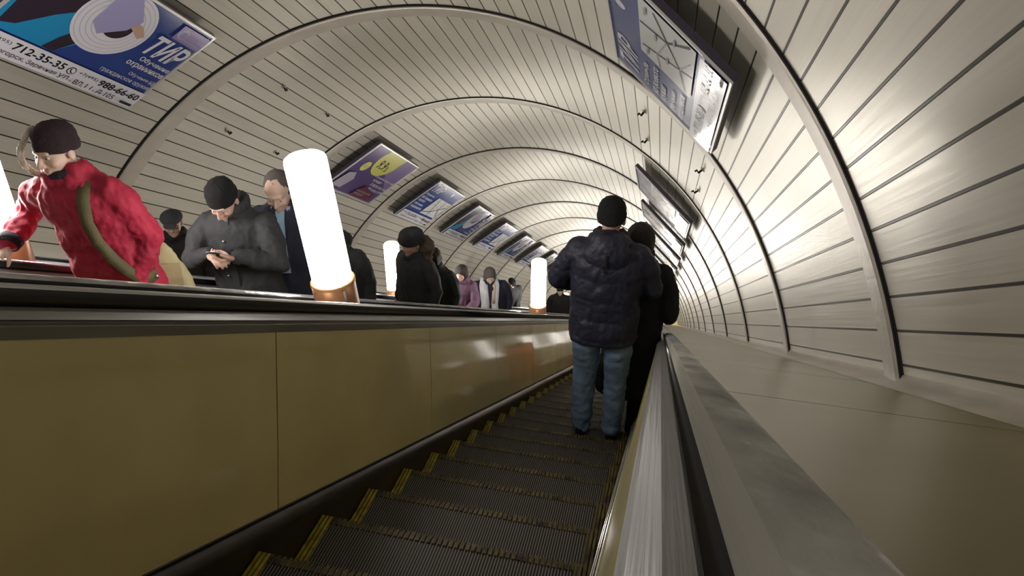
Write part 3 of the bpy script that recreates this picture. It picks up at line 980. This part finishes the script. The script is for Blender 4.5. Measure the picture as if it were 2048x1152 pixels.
    # ---- headwear / hair
    if hat == 'beanie':
        pr = [(0.080, -0.006), (0.093, -0.004), (0.0975, 0.008), (0.0985, 0.030), (0.0945, 0.044), (0.0935, 0.050), (0.0925, 0.072), (0.083, 0.097), (0.064, 0.116), (0.038, 0.128), (0.012, 0.132), (0.001, 0.1325)]
        hr = Rm @ Matrix.Rotation(0.16, 3, 'X')
        me = revolve(pr, hc + Rm @ (V((0, 0, 0.010)) * s), hr, s, 0.905, 1.09, 48, -0.012)
        wrinkle(me, lambda c, n: 0.0016 * math.sin(48 * math.atan2((hr.transposed() @ (c - hc)).y, (hr.transposed() @ (c - hc)).x)))
        link('knit_cap', me, hat_mat, root, True)
    elif hat == 'flat_cap':
        bm = bmesh.new()
        ico(bm, hc + Rm @ (V((0, -0.004, 0.062)) * s), V((0.098, 0.122, 0.062)) * s, 3, Rm)
        ico(bm, hc + Rm @ (V((0, 0.030, 0.072)) * s), V((0.088, 0.096, 0.046)) * s, 3, Rm)
        ico(bm, hc + Rm @ (V((0, 0.118, 0.040)) * s), V((0.062, 0.050, 0.010)) * s, 3, Rm @ Matrix.Rotation(-0.35, 3, 'X'))
        link('cap', fuse(bm, 0.008, 3), hat_mat, root, True)
    elif hat == 'fur_cap':
        bm = bmesh.new()
        loft(bm, [(V((0, 0, 0.0)), 0.100, 0.118), (V((0, 0, 0.03)), 0.112, 0.130), (V((0, 0.004, 0.10)), 0.108, 0.124), (V((0, 0.004, 0.135)), 0.086, 0.100)], 28)
        for v in bm.verts: v.co = hc + Rm @ (v.co * s + V((0, -0.006, 0.012)) * s)
        ico(bm, hc + Rm @ (V((0, 0.112, 0.070)) * s), V((0.070, 0.028, 0.052)) * s, 2, Rm)
        me = fuse(bm, 0.008, 3); wrinkle(me, folds(0.006, 60, 1))
        link('fur_cap', me, hat_mat, root, True)
    if hair_mat:
        bm = bmesh.new()
        if hat == 'hair_short':
            ico(bm, hc + Rm @ (V((0, -0.024, 0.040)) * s), V((0.081, 0.094, 0.080)) * s, 3, Rm)
            for sg in (-1, 1):
                ico(bm, hc + Rm @ (V((sg * 0.064, -0.018, 0.008)) * s), V((0.018, 0.046, 0.036)) * s, 2, Rm)
        elif hat == 'hair_full':
            ico(bm, hc + Rm @ (V((0, -0.020, 0.034)) * s), V((0.094, 0.108, 0.094)) * s, 3, Rm)
            ico(bm, hc + Rm @ (V((0, -0.055, -0.030)) * s), V((0.090, 0.070, 0.090)) * s, 3, Rm)
            for sg in (-1, 1):
                ico(bm, hc + Rm @ (V((sg * 0.074, 0.005, -0.012)) * s), V((0.022, 0.050, 0.080)) * s, 2, Rm)
        else:
            for sg in (-1, 1):
                ico(bm, hc + Rm @ (V((sg * 0.066, -0.030, -0.020)) * s), V((0.016, 0.040, 0.030)) * s, 2, Rm)
            ico(bm, hc + Rm @ (V((0, -0.078, -0.020)) * s), V((0.062, 0.026, 0.036)) * s, 2, Rm)
        me = fuse(bm, 0.008, 3); wrinkle(me, folds(0.004, 40, 0.6, x))
        link('hair', me, hair_mat, root, True)
    info = dict(root=root, nec=nec, hc=hc, Rm=Rm, SH=SH, EL=EL, WR=WR, sho=sho, che=che, wai=wai, pel=pel, s=s, cuff=cuff, mid=mid)
    if extras: extras(info)
    return info

def local(px_, root_xy, fz, heading):
    """world point -> person local"""
    c, s_ = math.cos(-heading), math.sin(-heading)
    dx, dy = px_[0] - root_xy[0], px_[1] - root_xy[1]
    return (dx * c - dy * s_, dx * s_ + dy * c, px_[2] - fz)

def ribbon(pts, w, up, thick=0.008):
    """flat band along pts, lying across 'up'"""
    bm = bmesh.new(); rows = []
    for i, p in enumerate(pts):
        p = Vector(p)
        d = (Vector(pts[min(i + 1, len(pts) - 1)]) - Vector(pts[max(i - 1, 0)])).normalized()
        u = Vector(up[i] if isinstance(up, list) else up); u = (u - d * u.dot(d)).normalized(); sd = d.cross(u)
        rows.append([bm.verts.new(p + sd * (w / 2) * a + u * thick * b) for a, b in ((-1, 0), (1, 0), (1, 1), (-1, 1))])
    for a, b in zip(rows[:-1], rows[1:]):
        for k in range(4):
            bm.faces.new((a[k], a[(k + 1) % 4], b[(k + 1) % 4], b[k]))
    bm.faces.new(rows[0][::-1]); bm.faces.new(rows[-1])
    bmesh.ops.recalc_face_normals(bm, faces=bm.faces)
    return mesh_of(bm)

C = {
 'navy_puffer': cloth('navy_puffer_nylon', (0.020, 0.021, 0.040), 0.55, bump=0.25, bscale=70),
 'jeans': cloth('washed_blue_denim', (0.165, 0.245, 0.37), 0.85, var=0.30, bump=0.3, bscale=300),
 'black_knit': cloth('black_knit_wool', (0.009, 0.009, 0.010), 0.95, bump=0.8, bscale=180),
 'maroon_knit': cloth('dark_maroon_knit_wool', (0.030, 0.016, 0.022), 0.95, bump=0.8, bscale=180),
 'black_coat': cloth('black_wool_coat', (0.011, 0.010, 0.012), 0.85),
 'charcoal': cloth('charcoal_coat', (0.036, 0.038, 0.042), 0.75),
 'red': cloth('red_padded_jacket', (0.36, 0.012, 0.042), 0.75, bump=0.25, bscale=60),
 'olive': cloth('olive_strap', (0.10, 0.085, 0.035), 0.7),
 'beige': cloth('beige_canvas', (0.46, 0.40, 0.22), 0.85),
 'suit': cloth('dark_navy_suit', (0.022, 0.025, 0.045), 0.8),
 'lilac': cloth('lilac_shirt', (0.45, 0.38, 0.55), 0.8),
 'tie': cloth('light_blue_tie', (0.28, 0.42, 0.58), 0.6),
 'green': cloth('dark_green_coat', (0.022, 0.030, 0.027), 0.75),
 'mauve': cloth('mauve_coat', (0.13, 0.06, 0.11), 0.8),
 'navy': cloth('navy_wool_coat', (0.016, 0.018, 0.040), 0.85),
 'white_scarf': cloth('white_wool_scarf', (0.66, 0.68, 0.72), 0.9),
 'peach_scarf': cloth('peach_scarf_fold', (0.66, 0.42, 0.36), 0.9),
 'fur': cloth('brown_fur', (0.16, 0.115, 0.085), 0.95, var=0.5, bump=1.0, bscale=120),
 'grey_fur': cloth('grey_fur', (0.050, 0.052, 0.060), 0.95, var=0.4, bump=1.0, bscale=120),
 'dark_trousers': cloth('dark_trousers', (0.013, 0.013, 0.016), 0.85),
 'shoe': mat('black_leather', (0.010, 0.009, 0.009), 0.4),
 'hair_brown': cloth('dark_brown_hair', (0.020, 0.013, 0.009), 0.55, bump=0.8, bscale=220),
 'hair_grey': cloth('grey_brown_hair', (0.115, 0.10, 0.095), 0.6, bump=0.8, bscale=220),
 'collar_dark': cloth('dark_collar_fleece', (0.022, 0.018, 0.030), 0.95),
 'phone': mat('black_phone', (0.012, 0.012, 0.014), 0.15),
 'screen': mat('phone_screen', (0.20, 0.22, 0.26), 0.1, emit=0.5, ecol=(0.7, 0.8, 1.0)),
 'paper': mat('white_paper', (0.78, 0.78, 0.80), 0.7),
 'snap': mat('silver_snap', (0.75, 0.72, 0.68), 0.25, 0.9),
 'orange': cloth('orange_case_shell', (0.90, 0.15, 0.03), 0.45),
 'pale_strip': cloth('pale_edge_strip', (0.62, 0.58, 0.52), 0.95, bump=1.0, bscale=120),
}

def snap(info, p, r=0.009, name='snap_button'):
    bm = bmesh.new(); ico(bm, p, (r, r, r * 1.0), 1)
    link(name, mesh_of(bm), C['snap'], info['root'], True)

# --- man in jeans, seen from behind, riding down in front of the camera
def ex_jeans(i):
    s, nec = i['s'], i['nec']
    bm = bmesh.new()
    ico(bm, nec + Vector((0, -0.115, -0.075)) * s, Vector((0.150, 0.060, 0.120)) * s, 3)
    ico(bm, nec + Vector((0, -0.070, 0.005)) * s, Vector((0.120, 0.090, 0.072)) * s, 3)
    for sg in (-1, 1):
        ico(bm, nec + Vector((sg * 0.085, -0.035, -0.010)) * s, Vector((0.050, 0.080, 0.050)) * s, 2)
    me = fuse(bm, 0.010, 4); wrinkle(me, folds(0.012, 12, 0.8, 3.3))
    link('hood', me, C['navy_puffer'], i['root'], True)
    link('hood_drawstring', ribbon([nec + Vector((0.004, -0.183, -0.04)) * s, nec + Vector((0.002, -0.186, -0.10)) * s, nec + Vector((0.0, -0.175, -0.16)) * s], 0.012, (0, -1, 0)), C['black_coat'], i['root'])
person('man in navy padded jacket, blue jeans and black beanie, seen from behind', -0.385, 4.38, 1.87, 0.0, fine=0.010, girth=1.10, stance=0.115,
       arms={'L': (-0.22, 0.25, 1.10), 'R': (0.19, 0.27, 1.10)}, elbow={'L': (-1.0, -0.45, -0.7), 'R': (0.8, -0.55, -0.8)},
       hands={'L': (0.9, 0.35, 0.1), 'R': (-0.9, 0.35, 0.1)}, palm={'L': (0.3, -0.9, 0.3), 'R': (-0.3, -0.9, 0.3), 'Lt': (0, 0, 1), 'Rt': (0, 0, 1)},
       coat_mat=C['navy_puffer'], hem=0.80, coat_fn=puff(0.008, 0.15, 0.013, 1.7), trousers=C['jeans'], shoe=C['shoe'], hat='beanie', hat_mat=C['black_knit'], extras=ex_jeans, collar=True)
# --- companion in black, partly hidden by him
person('dark-haired person in long black coat beyond the man in jeans, hand on right handrail', -0.20, 4.66, 1.83, 0.0, girth=1.02, stance=0.09,
       arms={'R': local((0.050, 4.80, tread_z(4.66) + 1.03), (-0.20, 4.66), tread_z(4.66), 0.0)}, elbow={'R': (0.3, -1.0, -0.6)}, hands={'R': (0, 0.9, -0.35)}, palm={'R': (0, -0.3, -1), 'Rt': (-1, 0, 0)},
       coat_mat=C['black_coat'], hem=0.45, coat_flare=1.12, trousers=C['dark_trousers'], shoe=C['shoe'], hat='hair_full', hair_mat=C['hair_brown'], coat_fn=folds(0.014, 8, 0.6, 5.0))

# --- man in the red jacket, leaning on the left handrail of the middle escalator
def ex_red(i):
    root, s, nec = i['root'], i['s'], i['nec']
    bm = bmesh.new()
    for q in range(16):
        a = 2 * PI * q / 16
        ico(bm, nec + Vector((0.070 * math.cos(a), 0.025 + 0.075 * math.sin(a), 0.012 + 0.004 * math.cos(3 * a))) * s, Vector((0.028, 0.028, 0.030)) * s, 1)
    me = fuse(bm, 0.009, 3); link('neck_scarf', me, C['collar_dark'], root, True)
    # strap from the near shoulder down the front to the hip
    m = i['mid']
    pts, ups = [], []
    for z, xx, yy in ((1.47, -0.10, 0.05), (1.40, -0.125, 0.135), (1.30, -0.12, 0.165), (1.20, -0.13, 0.170), (1.10, -0.155, 0.155), (1.02, -0.185, 0.130), (0.97, -0.205, 0.10)):
        c = m(z * s); pts.append(c + Vector((xx, yy, 0)) * s); ups.append(Vector((xx * 0.9, yy, 0.15)))
    link('shoulder_strap', ribbon(pts, 0.055, ups, 0.010), C['olive'], root, True)
    # pocket flap and snaps on the near side
    c = m(0.93 * s)
    link('pocket_flap', ribbon([c + Vector((-0.185, 0.110, 0.01)) * s, c + Vector((-0.215, 0.055, 0.02)) * s, c + Vector((-0.222, 0.005, 0.025)) * s], 0.06, (-1, 0.1, 0), 0.012), C['olive'], root, True)
    for p in ((-0.208, 0.098, 0.0), (-0.235, 0.02, 0.015)):
        snap(i, c + Vector(p) * s, 0.011)
    # back pleats of the padded jacket: hem band
    d = i['cuff']['R']
    bm = bmesh.new(); tube(bm, d[0] - d[1] * 0.03, d[0] + d[1] * 0.012, 0.058 * s, 0.050 * s, 20)
    link('cuff', mesh_of(bm), C['collar_dark'], root, True)
    # pale curved strip on the far side of the face
    bm = bmesh.new()
    for q in range(15):
        t = q / 14
        ico(bm, i['hc'] + Vector((0.088 + 0.012 * math.sin(PI * t), 0.02 + 0.085 * math.sin(PI * t * 0.9), 0.105 - 0.215 * t)) * s, Vector((0.016, 0.020, 0.020)) * s, 1)
    me = fuse(bm, 0.007, 2); wrinkle(me, folds(0.004, 60, 1)); link('pale_edge', me, C['pale_strip'], root, True)
RX, RY = -2.80, 2.85
RH = PI + 0.02
rz = tread_z(RY)
person('man in bright red padded jacket and dark knit cap leaning forward to the handrail', RX, RY, 1.76, RH, fine=0.0065, girth=1.06, lean=(0.055, 0.05), head=(-0.12, -0.15, 0.0), skin='pale',
       arms={'R': local((-3.20, 2.62, -1.53), (RX, RY), rz, RH), 'L': (-0.165, 0.085, 0.93)}, elbow={'R': (0.7, 0.0, -0.8), 'L': (-0.8, -1.0, -0.2)},
       hands={'R': local((-3.22, 2.53, -1.585), (-3.20, 2.62), -1.53, RH), 'L': (0.35, 0.75, -0.5)}, palm={'R': (0, 0.2, -1), 'L': (1, 0.2, 0), 'Rt': (-1, 0.1, 0), 'Lt': (0, 0.6, 0.8)}, curl={'R': 0.35, 'L': 0.5},
       coat_mat=C['red'], hem=0.74, coat_flare=1.06, coat_fn=puff(0.007, 0.16, 0.018, 4.4), trousers=C['dark_trousers'], shoe=C['shoe'], hat='beanie', hat_mat=C['maroon_knit'], extras=ex_red, collar=True)
# bag hanging behind him
def shoulder_bag():
    root = empty('shoulder_bag', (-2.72, 3.06, rz + 0.62), 0.5)
    tag(root, 'beige canvas bag hanging at the back of the red jacket', 'bag')
    bm = bmesh.new()
    loft(bm, [((0, 0, 0), 0.15, 0.05), ((0, 0, 0.04), 0.165, 0.065), ((0, 0, 0.20), 0.135, 0.055), ((0, 0, 0.36), 0.07, 0.03), ((0, 0, 0.40), 0.04, 0.018)], 28)
    me = fuse(bm, 0.010, 3); wrinkle(me, folds(0.010, 10, 0.7)); link('bag_body', me, C['beige'], root, True)
    link('bag_flap', ribbon([(0, -0.062, 0.30), (0, -0.075, 0.22), (0, -0.078, 0.14)], 0.22, (0, -1, 0), 0.008), C['beige'], root)
    link('bag_strap', ribbon([(0, 0, 0.39), (-0.03, 0.0, 0.46), (-0.07, 0.0, 0.54)], 0.035, (0, -1, 0.2), 0.006), C['olive'], root)
shoulder_bag()

# --- man with the phone
def ex_phone(i):
    root, s, m = i['root'], i['s'], i['mid']
    for z, x_ in ((1.33, 0.03), (1.17, 0.055), (1.17, -0.03), (1.08, 0.055)):
        c = m(z * s); snap(i, c + Vector((x_, 0.158, 0)) * s, 0.010, 'coat_button')
    bm = bmesh.new()
    nec = i['nec']
    for q in range(18):
        a = 2 * PI * q / 18
        ico(bm, nec + Vector((0.090 * math.cos(a), 0.005 + 0.088 * math.sin(a), 0.030 - 0.02 * math.sin(a))) * s, Vector((0.028, 0.028, 0.050)) * s, 1)
    me = fuse(bm, 0.010, 3); link('stand_collar', me, C['charcoal'], root, True)
    link('zip_flap', ribbon([m(z * s) + Vector((0.012, y_, 0)) * s for z, y_ in ((1.47, 0.105), (1.38, 0.142), (1.25, 0.157), (1.10, 0.155), (0.95, 0.157), (0.85, 0.160))], 0.05, (0, 1, 0), 0.008), C['charcoal'], root)
PX, PY = -2.78, 3.92
PHD = PI + 0.12
pz = tread_z(PY)
PHONE_W = Vector((-2.715, 3.53, -1.965))
pl = Vector(local(PHONE_W, (PX, PY), pz, PHD))
person('man in charcoal coat and black beanie looking down at the phone in his hands', PX, PY, 1.83, PHD, fine=0.0065, girth=1.06, lean=(0.0, 0.05), head=(-0.05, -0.62, 0.0),
       arms={'R': (pl.x + 0.085, pl.y - 0.070, pl.z - 0.012), 'L': (pl.x - 0.085, pl.y - 0.070, pl.z - 0.030)}, elbow={'R': (1, -0.6, -0.6), 'L': (-1, -0.6, -0.6)},
       hands={'R': (-0.75, 0.65, 0.10), 'L': (0.75, 0.65, 0.05)}, palm={'R': (-0.45, 0.0, -0.9), 'L': (0.25, -0.2, 0.95), 'Rt': (-0.6, -0.7, 0), 'Lt': (-0.3, 0.6, 0.6)}, curl={'R': 0.65, 'L': 0.75},
       coat_mat=C['charcoal'], hem=0.62, coat_fn=folds(0.016, 8, 0.7, 9.1), trousers=C['dark_trousers'], shoe=C['shoe'], hat='beanie', hat_mat=C['black_knit'], extras=ex_phone)
def phone():
    rot = (Matrix.Rotation(PHD, 3, 'Z') @ Matrix.Rotation(0.55, 3, 'X'))
    root = empty('mobile_phone', PHONE_W + Vector((0, 0, 0.022)), rot)
    tag(root, 'black mobile phone held in both hands of the man in charcoal coat', 'phone')
    link('phone_case', box_mesh(0.072, 0.145, 0.010, bevel=0.004), C['phone'], root, True)
    link('screen', box_mesh(0.064, 0.130, 0.001, (0, 0, 0.0056)), C['screen'], root)
phone()

# --- bald man in suit and tie behind him
def ex_suit(i):
    root, s, m = i['root'], i['s'], i['mid']
    tri = [m(1.50 * s) + Vector((-0.06, 0.085, 0)) * s, m(1.50 * s) + Vector((0.06, 0.085, 0)) * s, m(1.36 * s) + Vector((0.045, 0.150, 0)) * s, m(1.18 * s) + Vector((0.0, 0.168, 0)) * s, m(1.36 * s) + Vector((-0.045, 0.150, 0)) * s]
    bm = bmesh.new(); f = [bm.verts.new(p) for p in tri]; f2 = [bm.verts.new(p + Vector((0, -0.02, 0))) for p in tri]
    bm.faces.new(f[::-1]); bm.faces.new(f2)
    for k in range(5): bm.faces.new((f[k], f[(k + 1) % 5], f2[(k + 1) % 5], f2[k]))
    bmesh.ops.recalc_face_normals(bm, faces=bm.faces)
    link('shirt_front', mesh_of(bm), C['lilac'], root)
    link('necktie', ribbon([m(z * s) + Vector((0, y_, 0)) * s for z, y_ in ((1.485, 0.098), (1.42, 0.140), (1.32, 0.168), (1.20, 0.180), (1.08, 0.178))], 0.060, (0, 1, 0), 0.008), C['tie'], root)
    for sg in (-1, 1):
        link('lapel', ribbon([m(z * s) + Vector((sg * x_, y_, 0)) * s for z, x_, y_ in ((1.49, 0.085, 0.06), (1.40, 0.075, 0.135), (1.28, 0.050, 0.168), (1.16, 0.012, 0.180))], 0.055, (0, 1, 0.1), 0.010), C['suit'], root)
person('balding man in dark suit, lilac shirt and light blue tie behind the phone man', -2.66, 4.30, 1.97, PI + 0.25, fine=0.009, girth=1.0, lean=(0, 0.03), head=(0.0, -0.45, 0.0), skin='pale',
       coat_mat=C['suit'], hem=0.74, trousers=C['dark_trousers'], shoe=C['shoe'], hat='hair_short', hair_mat=C['hair_grey'], extras=ex_suit, collar=False, coat_fn=folds(0.010, 8, 0.6, 2.0))
# --- person on the far escalator between red jacket and phone man
person('man in dark coat and dark grey cap on the far escalator, face towards the camera', -4.42, 5.25, 1.74, PI + 0.35, girth=1.05, head=(0.15, -0.10, 0), skin='fair',
       coat_mat=C['black_coat'], hem=0.60, trousers=C['dark_trousers'], shoe=C['shoe'], hat='flat_cap', hat_mat=C['grey_fur'], hair_mat=C['hair_brown'], coat_fn=folds(0.012, 8, 0.6, 7.0))
# --- hooded person whose head is behind the big lamp
person('hooded person in dark coat hidden behind the big tube lamp', -2.84, 5.26, 1.78, PI + 0.2, girth=1.10, head=(0, -0.25, 0),
       coat_mat=C['charcoal'], hem=0.58, trousers=C['dark_trousers'], shoe=C['shoe'], hat='hair_full', hair_mat=C['grey_fur'], hood=[((0, -0.09, 0.03), (0.14, 0.10, 0.10))], coat_fn=folds(0.014, 8, 0.6, 8.0))
# --- person with fur hood
def ex_fur(i):
    s, nec = i['s'], i['nec']
    bm = bmesh.new()
    ico(bm, nec + Vector((0, -0.11, 0.05)) * s, Vector((0.145, 0.100, 0.120)) * s, 3)
    ico(bm, nec + Vector((0, -0.06, -0.05)) * s, Vector((0.165, 0.110, 0.060)) * s, 3)
    me = fuse(bm, 0.010, 2); wrinkle(me, folds(0.012, 45, 1)); link('fur_hood', me, C['fur'], i['root'], True)
    link('zip_flap', ribbon([i['mid'](z * s) + Vector((-0.20, 0.05, 0)) * s for z in (1.30, 1.1, 0.9, 0.7)], 0.03, (-1, 0.2, 0), 0.01), C['green'], i['root'])
person('person in long dark coat with brown fur hood and grey fur cap', -2.60, 6.52, 1.83, PI - 0.55, girth=1.12, head=(0.1, -0.05, 0), 
       coat_mat=C['charcoal'], hem=0.40, coat_flare=1.1, trousers=C['dark_trousers'], shoe=C['shoe'], hat='fur_cap', hat_mat=C['grey_fur'], extras=ex_fur, coat_fn=folds(0.014, 8, 0.5, 6.0))
person('person in dark green coat pressed close behind the fur hood', -2.56, 7.00, 1.66, PI - 0.2, girth=1.05, head=(0, -0.2, 0),
       coat_mat=C['green'], hem=0.55, trousers=C['dark_trousers'], shoe=C['shoe'], hat='hair_full', hair_mat=C['hair_brown'], coat_fn=folds(0.014, 8, 0.5, 2.6))
person('person in mauve coat on the middle escalator, left of the woman with white scarf', -2.62, 8.20, 1.52, PI - 0.1, girth=0.98, head=(0, -0.2, 0),
       arms={'L': (-0.14, 0.30, 0.98), 'R': (0.10, 0.30, 0.98)},
       coat_mat=C['mauve'], hem=0.50, trousers=C['dark_trousers'], shoe=C['shoe'], hat='hair_full', hair_mat=C['hair_brown'], coat_fn=folds(0.012, 9, 0.6, 1.1))
def ex_scarf(i):
    root, s, m = i['root'], i['s'], i['mid']
    for sg, mt, x1 in ((1, 'white_scarf', 0.15), (-1, 'white_scarf', 0.10)):
        pts = [m(z * s) + Vector((sg * x_, y_, 0)) * s for z, x_, y_ in ((1.54, 0.075, 0.03), (1.46, 0.095, 0.115), (1.34, 0.085, 0.165), (1.18, 0.070, 0.180), (1.0, 0.085, 0.185), (0.82, x1, 0.190), (0.62, x1, 0.20))]
        link('scarf_end', ribbon(pts, 0.105 if sg < 0 else 0.13, (0, 1, 0.05), 0.02), C[mt], root, True)
    pts = [m(z * s) + Vector((-x_, y_, 0)) * s for z, x_, y_ in ((1.53, 0.060, 0.055), (1.45, 0.075, 0.14), (1.32, 0.06, 0.190), (1.20, 0.05, 0.205))]
    link('scarf_fold', ribbon(pts, 0.035, (0, 1, 0.05), 0.012), C['peach_scarf'], root, True)
person('woman in navy coat with long white scarf hanging open in front', -2.70, 9.82, 1.80, PI + 0.30, girth=1.22, head=(0.1, -0.35, 0), skin='pale',
       coat_mat=C['navy'], hem=0.42, coat_flare=1.12, trousers=C['dark_trousers'], shoe=C['shoe'], hat='hair_full', hair_mat=C['hair_grey'], extras=ex_scarf, coat_fn=folds(0.012, 8, 0.6, 1.9))
person('person in dark coat far down the middle escalator, right of the second lamp', -2.62, 16.4, 1.78, PI + 0.2, fine=0.012, girth=1.15,
       coat_mat=C['black_coat'], hem=0.55, trousers=C['dark_trousers'], shoe=C['shoe'], hat='beanie', hat_mat=C['black_knit'], coat_fn=folds(0.012, 8, 0.6, 3.9))
HX, HY = -4.30, 17.95
def ex_paper(i): pass
person('man in dark jacket and black hat with white paper, farthest on the far escalator', HX, HY, 1.92, PI + 0.45, fine=0.012, girth=1.25, head=(0.25, -0.3, 0),
       arms={'L': (-0.12, 0.30, 1.02), 'R': (0.14, 0.30, 1.05)}, coat_mat=C['black_coat'], hem=0.55, trousers=C['dark_trousers'], shoe=C['shoe'], hat='flat_cap', hat_mat=C['black_knit'], coat_fn=folds(0.012, 8, 0.6, 4.9))
pr = Matrix.Rotation(PI + 0.45, 3, 'Z') @ Matrix.Rotation(0.9, 3, 'X')
tag(link('paper_sheet', box_mesh(0.21, 0.30, 0.004), C['paper']), 'white sheet of paper held by the man in the black hat', 'paper')
_o = bpy.data.objects['paper_sheet']
_m = pr.to_4x4(); _m.translation = Vector((HX - 0.02, HY - 0.36, tread_z(HY) + 1.12)); _o.matrix_world = _m

# orange suitcase added out of view for its reflection in the left side panels
def suitcase(x, y):
    root = empty('suitcase', (x, y, tread_z(y) + 0.002), 0.05)
    tag(root, 'orange suitcase added out of view ahead, for its reflection in the left side panel', 'suitcase')
    link('shell', box_mesh(0.42, 0.26, 0.66, (0, 0, 0.38), 0.05, 4), C['orange'], root, True)
    link('handle', ribbon([(-0.08, 0, 0.70), (-0.08, 0, 0.76), (0.08, 0, 0.76), (0.08, 0, 0.70)], 0.03, (0, 1, 0), 0.015), C['shoe'], root)
    for sx in (-1, 1):
        for sy in (-1, 1):
            bm = bmesh.new(); ico(bm, (sx * 0.15, sy * 0.075, 0.026), (0.014, 0.026, 0.026), 2)
            link('wheel', mesh_of(bm), C['shoe'], root, True)
suitcase(-0.45, 8.72)
